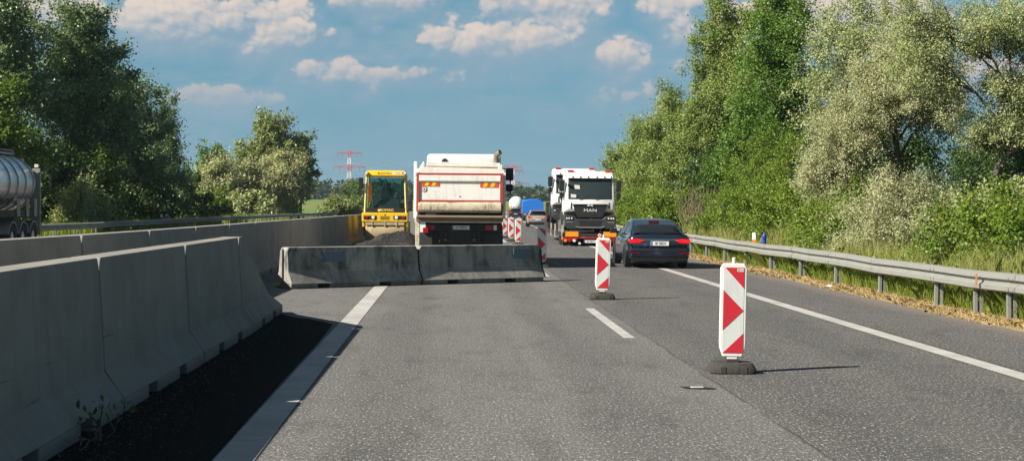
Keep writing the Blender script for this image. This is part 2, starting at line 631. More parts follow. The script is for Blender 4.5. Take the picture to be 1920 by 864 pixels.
def asphalt():
    m, t, b = new_mat('asphalt')
    uvn = t.node('ShaderNodeUVMap').outputs[0]
    u, v, _ = t.sep(uvn)[:3]
    grain = t.noise(uvn, 75, 2, 0.6)
    grain2 = t.noise(uvn, 160, 2, 0.6)
    coarse = t.noise(t.vm('MULTIPLY', uvn, (1, 0.36, 1)), 42, 3, 0.8)
    coarse2 = t.noise(t.vm('MULTIPLY', uvn, (1, 0.3, 1)), 2.2, 5, 0.75)
    vo = t.node('ShaderNodeTexVoronoi')
    vo.inputs['Scale'].default_value = 62
    t.l.new(uvn, vo.inputs['Vector'])
    chip = t.mr(vo.outputs['Distance'], 0.18, 0.36, 1.0, 0.0)
    vcol = t.sep(vo.outputs['Color'])[0]
    chip = t.m('MULTIPLY', chip, t.mr(vcol, 0.45, 0.9))
    big = t.noise(t.vm('MULTIPLY', uvn, (1, 0.25, 1)), 0.7, 5, 0.62, 0.3)
    streak = t.noise(t.vm('MULTIPLY', uvn, (1, 0.03, 1)), 2.6, 4, 0.6)
    # the left lane is an older, greyer surface; right of the joint it is darker
    joint = t.m('ADD', 2.80, t.m('MULTIPLY', t.m('SUBTRACT', t.noise(t.comb(0.0, v, 0.0), 0.9, 4, 0.7), 0.5), 0.16))
    right = t.mr(t.m('SUBTRACT', u, joint), -0.02, 0.05)
    shoulder = t.mr(u, 6.42, 6.5)
    c = t.mix(right, (0.180, 0.175, 0.166), (0.122, 0.117, 0.110))
    c = t.mix(t.m('MULTIPLY', shoulder, 0.6), c, (0.122, 0.114, 0.106))
    # polished wheel tracks
    w = None
    for cu in (-0.55, 1.55, 3.45, 5.25):
        k = t.mr(t.m('ABSOLUTE', t.m('SUBTRACT', u, cu)), 0.1, 0.55, 1.0, 0.0)
        w = k if w is None else t.m('MAXIMUM', w, k)
    c = t.mix(t.m('MULTIPLY', w, 0.30), c, (0.05, 0.05, 0.05))
    c = t.mix(t.m('MULTIPLY', t.mr(big, 0.38, 0.68), 0.30), c, (0.055, 0.054, 0.053))
    c = t.mix(t.m('MULTIPLY', t.mr(streak, 0.5, 0.75), 0.25), c, (0.045, 0.044, 0.044))
    c = t.mix(t.m('MULTIPLY', t.mr(grain, 0.42, 0.58, 1.0, 0.0), 0.6), c, (0.016, 0.016, 0.017))
    c = t.mix(t.m('MULTIPLY', t.mr(grain2, 0.52, 0.7), 0.4), c, (0.21, 0.21, 0.205))
    c = t.mix(t.m('MULTIPLY', chip, 0.75), c, (0.27, 0.265, 0.255))
    c = t.mix(t.m('MULTIPLY', t.mr(coarse, 0.46, 0.34), 0.62), c, (0.018, 0.018, 0.018))
    c = t.mix(t.m('MULTIPLY', t.mr(coarse, 0.56, 0.64), 0.95), c, (0.42, 0.41, 0.385))
    c = t.mix(t.m('MULTIPLY', t.mr(coarse2, 0.50, 0.34), 0.30), c, (0.03, 0.03, 0.03))
    # joint crack and a few wandering cracks
    crack = t.mr(t.m('ABSOLUTE', t.m('SUBTRACT', u, joint)), 0.006, 0.022, 1.0, 0.0)
    crack = t.m('MULTIPLY', crack, t.mr(t.noise(t.comb(0.0, v, 4.0), 0.5, 3), 0.3, 0.5, 0.12, 0.6))
    wn = t.m('MULTIPLY', t.m('SUBTRACT', t.noise(uvn, 0.6, 5, 0.7), 0.5), 1.5)
    c2 = t.mr(t.m('ABSOLUTE', t.m('SUBTRACT', t.m('FRACT', t.m('MULTIPLY', t.m('ADD', v, wn), 0.085)), 0.5)), 0.0006, 0.0022, 1.0, 0.0)
    c2 = t.m('MULTIPLY', c2, t.mr(t.noise(uvn, 0.22, 3), 0.5, 0.62))
    edge = t.mr(t.m('ABSOLUTE', t.m('SUBTRACT', u, 6.46)), 0.004, 0.02, 0.6, 0.0)
    c = t.mix(t.m('MAXIMUM', t.m('MAXIMUM', crack, t.m('MULTIPLY', c2, 0.7)), edge), c, (0.012, 0.012, 0.012))
    # dust and crumbs along the outer edge
    dust = t.m('MULTIPLY', t.mr(t.m('ADD', u, t.m('MULTIPLY', big, 0.7)), 8.1, 8.95), 0.75)
    c = t.mix(dust, c, (0.20, 0.165, 0.13))
    t.l.new(c, b.inputs['Base Color'])
    b.inputs['Roughness'].default_value = 0.82
    b.inputs['Specular IOR Level'].default_value = 0.35
    h = t.m('ADD', t.m('MULTIPLY', grain, 0.7), t.m('MULTIPLY', chip, 0.5))
    bump(t, b, h, 0.3, 0.004)
    return m


def plain_ground():
    m, t, b = new_mat('verge_and_field')
    tc = t.node('ShaderNodeTexCoord').outputs['Object']
    x, y, _ = t.sep(tc)[:3]
    n = t.noise(tc, 0.35, 6, 0.65)
    n2 = t.noise(tc, 6, 4, 0.7)
    c = t.mix(t.mr(n, 0.4, 0.65), (0.055, 0.075, 0.020), (0.10, 0.105, 0.035))
    c = t.mix(t.m('MULTIPLY', t.mr(n2, 0.5, 0.7), 0.5), c, (0.12, 0.10, 0.05))
    f = t.noise(t.vm('MULTIPLY', tc, (0.4, 1, 1)), 0.012, 3)
    crop = t.mix(t.mr(f, 0.45, 0.55), (0.13, 0.20, 0.045), (0.17, 0.19, 0.06))
    c = t.mix(t.mr(y, 260, 300), c, crop)
    t.l.new(c, b.inputs['Base Color'])
    b.inputs['Roughness'].default_value = 1.0
    b.inputs['Specular IOR Level'].default_value = 0.1
    return m


def rise(x, y):
    k = min(1, max(0, (y - 420) / 480))
    return 4.6 * k * k * (3 - 2 * k)


ys = list(range(-60, 420, 40)) + list(range(420, 940, 40)) + [1000, 1300, 1800, 2600, 4000, 7000]
ground = sheet('ground', [-6000, -2500, -900, -300, -100, -40, 0, 40, 100, 300, 900, 2500, 6000], ys, -0.03, plain_ground(), zf=rise, curved=False)
M_asphalt = asphalt()
road = sheet('road', [-18.6, -12, -6, -3, 0, 3, 6, 8.55], list(range(-40, 420, 4)), 0.0, M_asphalt)


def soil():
    m, t, b = new_mat('dark_crumbs_and_shade')
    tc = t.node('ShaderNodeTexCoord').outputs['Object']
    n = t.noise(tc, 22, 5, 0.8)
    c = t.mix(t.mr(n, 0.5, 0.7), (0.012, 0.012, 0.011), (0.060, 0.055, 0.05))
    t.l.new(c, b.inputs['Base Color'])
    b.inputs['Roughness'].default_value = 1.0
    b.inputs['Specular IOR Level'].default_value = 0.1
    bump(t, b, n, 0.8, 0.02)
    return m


def line_paint(worn=0.5):
    m, t, b = new_mat('road_line_paint')
    uvn = t.node('ShaderNodeUVMap').outputs[0]
    u, v, _ = t.sep(uvn)[:3]
    n = t.noise(uvn, 28, 6, 0.7)
    big = t.noise(uvn, 1.1, 4, 0.6)
    c = t.mix(t.mr(big, 0.35, 0.7), (0.46, 0.45, 0.425), (0.36, 0.35, 0.33))
    c = t.mix(t.m('MULTIPLY', t.mr(t.m('ADD', n, t.m('MULTIPLY', big, 0.25)), 0.66, 0.80), worn), c, (0.13, 0.13, 0.125))
    cr = t.mr(t.m('ABSOLUTE', t.m('SUBTRACT', t.m('FRACT', t.m('MULTIPLY', t.m('ADD', v, t.m('MULTIPLY', big, 0.9)), 0.62)), 0.5)), 0.004, 0.012, 1.0, 0.0)
    c = t.mix(t.m('MULTIPLY', cr, 0.45), c, (0.12, 0.12, 0.12))
    t.l.new(c, b.inputs['Base Color'])
    b.inputs['Roughness'].default_value = 0.7
    bump(t, b, n, 0.3, 0.004)
    return m


M_line = line_paint()
sv = [(-2.95, 1), (-1.60, 1), (-1.60, 8), (-1.61, 14), (-1.60, 20), (-1.63, 22.9), (-1.8, 23.4), (-2.1, 24.0), (-2.35, 24.3), (-2.6, 25.0), (-2.95, 25.2)]  # crumbs plus painted shade: the far end follows the near barriers' cast shadow
soil_shade_o = MB()
soil_shade_o.add([(x, y, .004) for x, y in sv], [tuple(range(len(sv)))])
soil_shade_o = soil_shade_o.build('median_strip', soil())
soil_shade_o['kind'] = 'structure'
for u, wid, y0, y1 in ((-1.46, 0.29, -20, 400), (6.25, 0.26, -20, 400), (-18.0, 0.25, -20, 400), (-8.3, 0.25, -20, 400)):
    sheet('road_marking', [u - wid / 2, u + wid / 2], list(range(y0, y1 + 1, 4)), 0.006, M_line)
for k in range(-1, 12):
    y = 20.7 + 18 * k
    sheet('road_marking', [2.45, 2.61], [y, y + 3, y + 6], 0.006, M_line)
    sheet('road_marking', [-13.2, -13.05], [y, y + 3, y + 6], 0.006, M_line)

# ------------------------------------------------------------------ concrete barriers
M_conc = concrete('barrier_concrete', (0.275, 0.265, 0.238), (0.15, 0.145, 0.13), 0.30)
M_conc_shaded = concrete('shaded_barrier_concrete', (0.34, 0.33, 0.295), (0.08, 0.08, 0.08), 0.5, face_shade=0.80)
M_mortar = paint('pale_mortar', (0.55, 0.50, 0.43), 0.9, dirt=0.3)


def jersey(h, top, brk, base, zb=0.36, zf=0.12):
    return [(-base, zf), (-brk, zb), (-top, h), (top, h), (brk, zb), (base, zf)]


def barrier_mesh(L, h, top, brk, base, zb, zf, slant=0.0, gaps=((1.05, 1.45), (2.6, 3.0)), inset=0.004):
    mb = MB()
    pr = jersey(h, top, brk, base, zb, zf)
    g = 0.022
    rings = []
    for y, drop in ((g, 0.085), (0.07, 0.0), (L * 0.5, 0.0), (L - 0.07, 0.0), (L - g, 0.085)):
        ring = []
        for i, (x, z) in enumerate(pr):
            zz = z - (drop if i in (2, 3) else 0)
            yy = y
            if slant:
                ymax = L - g - slant * max(0.0, (pr[i][1] - zf) / (h - zf))
                zz = z - (drop if i in (2, 3) and y < 0.05 else 0)
                yy = y if y < 0.08 else 0.07 + (y - 0.07) * (ymax - 0.07) / (L - g - 0.07)
            ring.append((x, yy, zz))
        rings.append(ring)
    mb.loft(rings)
    b0 = base - inset
    cuts = [g + 0.01]
    for a, c in gaps:
        cuts += [a, c]
    cuts.append(L - g - 0.01)
    for i in range(0, len(cuts) - 1, 2):
        mb.box(-b0, b0, cuts[i], cuts[i + 1], -0.005, zf + 0.001)
    return mb


M_joint_shade = paint('joint_shadow', (0.012, 0.012, 0.012), .9, dirt=.2, spec=.2)


def place_barrier(x, y, rz, label, group, mesh_key, joint_shade=True, **kw):
    if mesh_key not in BAR:
        o = barrier_mesh(**kw).build('concrete_barrier', kw_mat.get(mesh_key, M_conc), bevel=0.014, smooth=25)
        BAR[mesh_key] = o
    else:
        o = BAR[mesh_key].copy()
        COL.objects.link(o)
    o.location = (x, y, 0)
    o.rotation_euler = (0, 0, rz)
    if joint_shade and mesh_key != 'end':
        js = MB()  # black strip added to stand for the shadow in the joint gap
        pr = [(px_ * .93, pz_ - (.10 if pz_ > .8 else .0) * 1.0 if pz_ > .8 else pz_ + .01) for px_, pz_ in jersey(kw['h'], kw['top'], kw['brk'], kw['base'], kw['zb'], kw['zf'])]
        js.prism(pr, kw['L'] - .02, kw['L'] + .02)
        js.build('joint_shadow', M_joint_shade, o)
    return tag(o, label, 'barrier', group)


BAR, kw_mat = {}, {'low': M_conc_shaded}
G1 = 'tall concrete barriers in the near row'
near = dict(L=4.1, h=1.33, top=0.135, brk=0.19, base=0.36, zb=0.36, zf=0.12)
X1 = [-3.05, -3.09, -3.12, -3.10]
lab1 = ['tall concrete barrier segment nearest the camera, cut by the left edge of the picture',
        'tall concrete barrier in the near row with a dark scrape low on its face',
        'tall concrete barrier segment in the near row just before the sloping end piece']
for k, y in enumerate((9.07, 13.17, 17.27)):
    place_barrier((-3.115, -3.07, -3.02)[k], y, R(-.65), lab1[k], G1, 'near', **near)
place_barrier(-2.975, 21.37, R(.4), 'end piece of the near concrete barrier row, cut off at a long slant', G1, 'end',
              L=4.1, h=1.33, top=0.135, brk=0.19, base=0.36, zb=0.36, zf=0.12, slant=3.6)

G2 = 'tall concrete barriers in the second row beside the oncoming carriageway'
pathpts = [(12, -6.2), (16, -5.75), (20, -5.42), (24, -5.2), (28, -5.05), (33, -4.92), (40, -4.78), (50, -4.55), (60, -4.3), (69, -4.12), (80, -3.7), (95, -3.3), (130, -2.2)]


def px_at(y):
    for (y0, x0), (y1, x1) in zip(pathpts, pathpts[1:]):
        if y <= y1:
            return x0 + (x1 - x0) * (y - y0) / (y1 - y0)
    return pathpts[-1][1]


yy, k = 13.9, 0
names2 = ['second', 'third', 'fourth', 'fifth', 'sixth', 'seventh', 'eighth', 'ninth', 'tenth', 'eleventh', 'twelfth', 'thirteenth', 'fourteenth', 'fifteenth', 'sixteenth', 'seventeenth', 'eighteenth']
while yy < 86:
    dx = px_at(yy + 4.1) - px_at(yy)
    if k == 0:
        lb = 'rear-row concrete barrier cut by the left picture edge, its top showing over the near row'
    elif yy + 4.1 > 64 and yy < 64.5:
        lb = 'rear-row concrete barrier right beside the yellow road roller'
    else:
        lb = '%s rear-row concrete barrier, counted from the left picture edge' % names2[k - 1]
    place_barrier(px_at(yy), yy, -math.atan2(dx, 4.1), lb, G2, 'near', **near)
    yy += math.hypot(4.1, dx) * 0.995
    k += 1

low = dict(L=3.45, h=0.88, top=0.15, brk=0.20, base=0.36, zb=0.36, zf=0.10, gaps=((0.7, 1.0), (2.3, 2.6)), inset=0.05)
G3 = 'low concrete barriers set across the closed lane'
# the barrier runs along its local +y: turn it to run to the right and away
t1, t2 = R(36.5), R(32.5)
p0 = Vector((-3.40, 32.62, 0))
p1 = p0 + Vector((math.cos(t1), math.sin(t1), 0)) * 3.45
b1 = place_barrier(p0.x, p0.y, t1 - R(90), 'low concrete barrier with shade-tinted face across the closed lane with a sunlit slotted end', G3, 'low', **low)
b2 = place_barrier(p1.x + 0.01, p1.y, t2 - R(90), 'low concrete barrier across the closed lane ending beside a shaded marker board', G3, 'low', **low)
M_bplate = paint('blue_grey_plate', (0.10, 0.13, 0.17), 0.5, dirt=0.3)
for bb, ya in ((b1, 0.92), (b2, 2.62)):
    mb = MB().box(0.158, 0.19, ya, ya + 0.5, 0.54, 0.77)
    o = mb.build('plate', M_bplate, bb, bevel=0.006)
    o.rotation_euler = (0, R(-4.5), 0)
    o.location = (0.055, 0, 0.01)
mb = MB().box(-0.02, 0.02, -0.004, 0.012, 0.2, 0.84)
mb.build('joint_slot', M_black, b1)
mb = MB().box(-0.33, -0.12, -0.0, 0.012, 0.06, 0.125)
mb.build('paint_smear', paint('yellow_smear', (0.6, 0.5, 0.03), 0.7, dirt=0.5), b1)

# ------------------------------------------------------------------ crash barriers
def rail_profile(t=0.012):
    out = [(0, .44), (-.075, .47), (-.08, .545), (-.015, .58), (-.015, .625), (-.08, .66), (-.075, .735), (0, .765)]
    return out + [(x + t, z) for x, z in reversed(out)]


def guardrail(label, u, ys, side, post_ys, name='guardrail'):
    """side=+1: rail faces -x (road on its left)"""
    root = thing(name, label, 'guardrail', (u, 0, 0))
    mb = MB()
    rings = []
    for y in ys:
        wob = 0.012 * math.sin(y * 0.37) + 0.01 * math.sin(y * 1.1 + 1)
        rings.append([(cx(y) + side * px + wob * 0.5, y, pz + wob) for px, pz in rail_profile()])
    mb.loft(rings)
    for y in ys[::2]:
        # lapped splice with its bolts
        e = .004
        pr = [(px * 1.0 - e, pz) for px, pz in rail_profile()[:8]] + [(px + .001, pz) for px, pz in reversed(rail_profile()[:8])]
        mb.loft([[(cx(yy_) + side * px, yy_, pz + .012 * math.sin(y * 0.37) + 0.01 * math.sin(y * 1.1 + 1)) for px, pz in pr] for yy_ in (y - .16, y + .16)])
        for dy in (-.1, .1):
            for z in (.52, .69):
                bx = cx(y) + side * (-.092)
                mb.box(bx - .008, bx + .008, y + dy - .016, y + dy + .016, z - .016, z + .016)
    mb.build('rail', M_steel, root, smooth=30)
    for n, y in enumerate(post_ys):
        p = MB()
        for a, b in ((-0.075, -0.02), (0.022, 0.077)):
            p.box(a, b, -0.03, 0.045, -0.06, 0.70)
        p.box(-0.074, 0.076, 0.035, 0.047, -0.06, 0.66)
        o = p.build('post', M_post, root, loc=(cx(y) + side * 0.10, y, 0))
        o.rotation_euler = (R(random.uniform(-1.2, 1.2)), R(random.uniform(-1.2, 1.2)), R(random.uniform(-4, 4)))
    return root


gr = guardrail('long galvanised guardrail along the straw edge of the right shoulder', 9.15, [8 + 2 * i for i in range(125)], 1,
               [13.2 + 3.74 * i for i in range(60)] + [26.0])
b = MB().box(-0.092, -0.086, 25.35, 25.43, 0.50, 0.72)
mk = b.build('rust_stain', paint('rust', (0.32, 0.13, 0.05), 0.9, dirt=0.4), gr)
guardrail('long guardrail beyond the oncoming carriageway on the left, in front of dark trees', -19.1, [40 + 3 * i for i in range(100)], -1,
          [46.0 + 4 * i for i in range(70)])

# ------------------------------------------------------------------ marker boards (road works delineators)
M_board = paint('board_plastic', (0.74, 0.72, 0.68), 0.45, dirt=0.45, dirt_col=(0.45, 0.42, 0.38), scale=6)
M_refl_w = paint('white_sheeting', (0.60, 0.62, 0.60), 0.35, dirt=0.45, dirt_col=(0.36, 0.34, 0.31), scale=4)
M_refl_r = paint('red_sheeting', (0.52, 0.022, 0.035), 0.35, dirt=0.5, dirt_col=(0.26, 0.03, 0.03), scale=4)
M_rubber = paint('recycled_rubber', (0.035, 0.033, 0.030), 0.85, dirt=0.6, dirt_col=(0.10, 0.09, 0.08), scale=9)


def make_marker():
    root = thing('marker_board', '', 'marker board')
    # rubber foot: a flat octagonal block with handle slots and ribs
    f = MB()
    f.loft([[(x * s, y * s, z) for x, y in ((-.25, -.13), (-.19, -.17), (.19, -.17), (.25, -.13), (.25, .13), (.19, .17), (-.19, .17), (-.25, .13))]
            for s, z in ((1.0, 0.0), (1.0, 0.055), (0.86, 0.115))])
    for x0 in (-.15, .08):
        f.box(x0, x0 + .07, -.176, .176, 0.0, 0.075)
    f.box(-.07, .07, -.075, .075, 0.10, 0.15)
    f.build('foot', M_rubber, root, bevel=0.008)
    b = MB()
    W, H, z0 = .145, 1.02, .17
    out = [(-.105, 0), (.105, 0), (.14, .10), (W, .16), (W, H - .05), (.115, H), (-.115, H), (-W, H - .05), (-W, .16), (-.14, .10)]
    b.prism([(x, z0 + z) for x, z in out], -.028, .028)
    b.prism([(-.05, .12), (.05, .12), (.065, z0 + .002), (-.065, z0 + .002)], -.022, .022)
    b.build('board', M_board, root, bevel=0.014)
    t = MB()
    t.tube([(0, 0, z0 + H - .03), (0, 0, z0 + H + .062)], .021, 12)
    t.build('handle', M_board, root, bevel=0.004)
    # reflective face: white sheet with a red arrow pattern, each panel a sheet slightly proud
    fz0, fz1, fw = z0 + .045, z0 + H - .045, .112
    hh = fz1 - fz0

    def P(u, v):
        return (-fw + 2 * fw * u, fz1 - v * hh)
    w = MB()
    w.prism([P(0, 0), P(1, 0), P(1, 1), P(0.0, 1)], -.031, -.026)
    w.build('white_face', M_refl_w, root)
    r = MB()
    for poly in ([(0.07, 0), (1, 0), (1, .245)], [(0, .265), (1.0, .505), (0, .735)], [(0.02, 1), (1, .77), (1, 1)]):
        r.prism([P(*q) for q in poly], -.0335, -.029)
    r.build('red_pattern', M_refl_r, root)
    s = MB()
    s.prism([P(.66, .012), P(.97, .012), P(.97, .047), P(.66, .047)], -.0355, -.032, 0)
    s.prism([P(.70, .02), P(.76, .02), P(.76, .04), P(.70, .04)], -.0362, -.034, 1)
    for q in (.8, .86, .91):
        s.prism([P(q, .022), P(q + .03, .022), P(q + .03, .038), P(q, .038)], -.0362, -.034, 1)
    s.build('sticker', [M_board, M_ink], root)
    return root


mk0 = make_marker()
GM = 'red and white marker boards along the closed lane'
spots = [(3.17, 16.45, -3, 0.6, 'largest red and white marker board, nearest the camera, on a dark rubber foot'),
         (3.11, 29.4, -2, 1.2, 'red and white marker board left of the dark car, in front of its rear wheel'),
         (2.93, 44.6, -8, 0, 'shaded marker board just beyond the right end of the low concrete barriers'),
         (3.46, 69.4, 0, 0.5, 'bright marker board standing clear between the dump truck and the low loader'),
         (3.50, 77.0, 0, -0.4, 'marker board second in the row right of the dump truck, counted towards the truck'),
         (3.48, 84.5, 2, 0.4, 'marker board third in the row right of the dump truck, half covered by its neighbour'),
         (3.55, 92.5, 0, 0, 'marker board at the dump truck edge, the last of the close row, mostly hidden'),
         (4.35, 112.0, 0, 0, 'small far marker board by the dump truck mirror side, lowest of the far row'),
         (5.0, 125.0, 0, 0, 'small far marker board, middle of the far row past the dump truck'),
         (5.8, 139.0, 0, 0, 'small far marker board nearest the white silo trailer, end of the far row')]
for i, (x, y, rz, lean, lab) in enumerate(spots):
    o = mk0 if i == 0 else copy_tree(mk0)
    o.location = (x, y, 0.004)
    o.rotation_euler = (0, R(lean), R(rz))
    tag(o, lab, 'marker board', GM)

# ------------------------------------------------------------------ roadside posts
def roadside_post(x, y, label, amber=True):
    root = thing('roadside_post', label, 'roadside post', (x, y, 0), R(-8), 'white roadside posts')
    b = MB()
    b.loft([[(sx * .06 * s, sy * .04 * s, z) for sx, sy in ((-1, -1), (1, -1), (1, 1), (-1, 1))] for s, z in ((1, -0.03), (1, .93), (.8, 1.02))])
    b.build('post', M_white, root, bevel=0.015)
    MB().box(-.063, .063, -.044, .044, .66, .80).build('reflector_band', M_amber if amber else M_black, root)
    return root


def blue_post(x, y, label):
    b = MB()
    b.lathe([(.055, 0), (.06, .86), (.065, .87), (.062, .98), (.035, 1.03)], axis='z', n=14)
    b.lathe([(.07, .72), (.072, .73), (.072, .79), (.07, .80)], axis='z', n=14)
    o = b.build('marker_post', M_bluepost, smooth=35, loc=(x, y, -0.03))
    return tag(o, label, 'marker post', 'blue marker posts')


roadside_post(9.8, 47.4, 'white roadside post with an orange band behind the right guardrail')
blue_post(10.02, 46.9, 'blue marker post behind the right guardrail, beside the orange-banded post')
roadside_post(-19.75, 108, 'white roadside post behind the left guardrail, beside a blue post', False)
blue_post(-19.55, 109, 'blue marker post behind the left guardrail, in front of dark trees')
roadside_post(-17.6, 158, 'lone far white roadside post in front of the pale willow bushes', False)

# torn patch of black tape on the road, with a white scrap in it
tp = MB()
tp.prism([(-.16, .07), (-.10, -.05), (.0, -.075), (.17, -.085), (.14, -.02), (.06, .05), (-.02, .06)], 0.004, 0.012, plane='xy')
tpo = tp.build('torn_tape', M_black, loc=(2.55, 15.0, 0))
tag(tpo, 'torn black tape scrap on the asphalt left of the nearest marker board', 'tape')
MB().prism([(-.07, .02), (.06, .025), (.055, -.02), (-.06, -.025)], 0.012, 0.018, plane='xy').build('white_strip', M_white, tpo)
lt = MB()
lt.loft([[(math.cos(a) * r, math.sin(a) * r * .6, z) for a in [q * math.pi / 4 for q in range(8)]] for r, z in ((.06, 0), (.085, .03), (.04, .055))])
tag(lt.build('litter', M_white, smooth=40, loc=(8.85, 34.3, 0.0)), 'crumpled white litter in the straw under the right guardrail', 'litter')
# ------------------------------------------------------------------ vehicles
def wheel(parent, x, y, r, w, side, rim=0.58, dual=False, mat_rim=None, spokes=0):
    """a wheel with its axle along x; side = -1/+1 says which way the rim faces"""
    mb = MB()
    ri = r * rim
    mb.lathe([(ri, -w / 2), (r * .90, -w / 2), (r * .97, -w * .44), (r, -w * .33), (r, w * .33), (r * .97, w * .44), (r * .90, w / 2), (ri, w / 2), (ri * .97, w * .2), (ri * .97, -w * .2), (ri, -w / 2)], axis='x', n=28)
    o = mb.build('wheel', M_tyre, parent, smooth=35, loc=(x, y, r))
    d = MB()
    a = side
    d.lathe([(ri * .98, a * w * .40), (ri * .90, a * w * .42), (ri * .82, a * w * .18), (ri * .45, a * w * .12), (ri * .38, a * w * .30), (ri * .15, a * w * .32)], axis='x', n=20)
    if spokes:
        for k in range(spokes):
            q = 2 * math.pi * k / spokes
            d.box(min(a * w * .2, a * w * .38), max(a * w * .2, a * w * .38), -.028, .028, .1 * ri, ri * .95, rot=Matrix.Rotation(q, 3, 'X'), at=(a * w * .28, 0, 0))
    else:
        for k in range(8):
            q = 2 * math.pi * k / 8
            d.lathe([(.018, a * w * .1), (.018, a * w * .2)], c=(0, math.cos(q) * ri * .6, math.sin(q) * ri * .6), axis='x', n=6)
    d.build('rim', mat_rim or M_rim, o, smooth=35)
    return o


def number_plate(parent, txt, x, y, z, w=.52, h=.115, face=-1, mat=None, blue=True, tilt=0):
    o = MB().box(-w / 2, w / 2, -.012, .012, -h / 2, h / 2).build('number_plate', mat or M_plate, parent, bevel=.004, loc=(x, y, z))
    o.rotation_euler = (R(tilt), 0, 0)
    if blue:
        MB().box(-w / 2 + .004, -w / 2 + .045, -.0145, -.0115, -h / 2 + .006, h / 2 - .006).build('country_band', M_plate_blue, o)
    lettering(txt, h * .82, (.02, -.0145, 0), M_ink, o, sx=.82)
    return o


def striped_plate(parent, x, y, z, w, h, flip=1):
    b = MB()
    b.box(-w / 2, w / 2, -.004, .006, -h / 2, h / 2, 0)
    n = 5
    for k in range(n):
        if k % 2 == 0:
            continue
        x0, x1 = -w / 2 + w * k / n, -w / 2 + w * (k + 1) / n
        s = flip * h * .45
        lo = [min(max(q, -w / 2), w / 2) for q in (x0 - s / 2, x1 - s / 2, x1 + s / 2, x0 + s / 2)]
        b.prism([(lo[0], -h / 2 + .003), (lo[1], -h / 2 + .003), (lo[2], h / 2 - .003), (lo[3], h / 2 - .003)], -.007, -.003, 1)
    return b.build('hazard_plate', [M_redlamp_plate, M_yellow_plate], parent, loc=(x, y, z))


M_redlamp_plate = paint('red_reflective', (0.75, 0.06, 0.02), 0.4, dirt=0.2)
M_yellow_plate = paint('yellow_reflective', (0.80, 0.55, 0.02), 0.4, dirt=0.2)


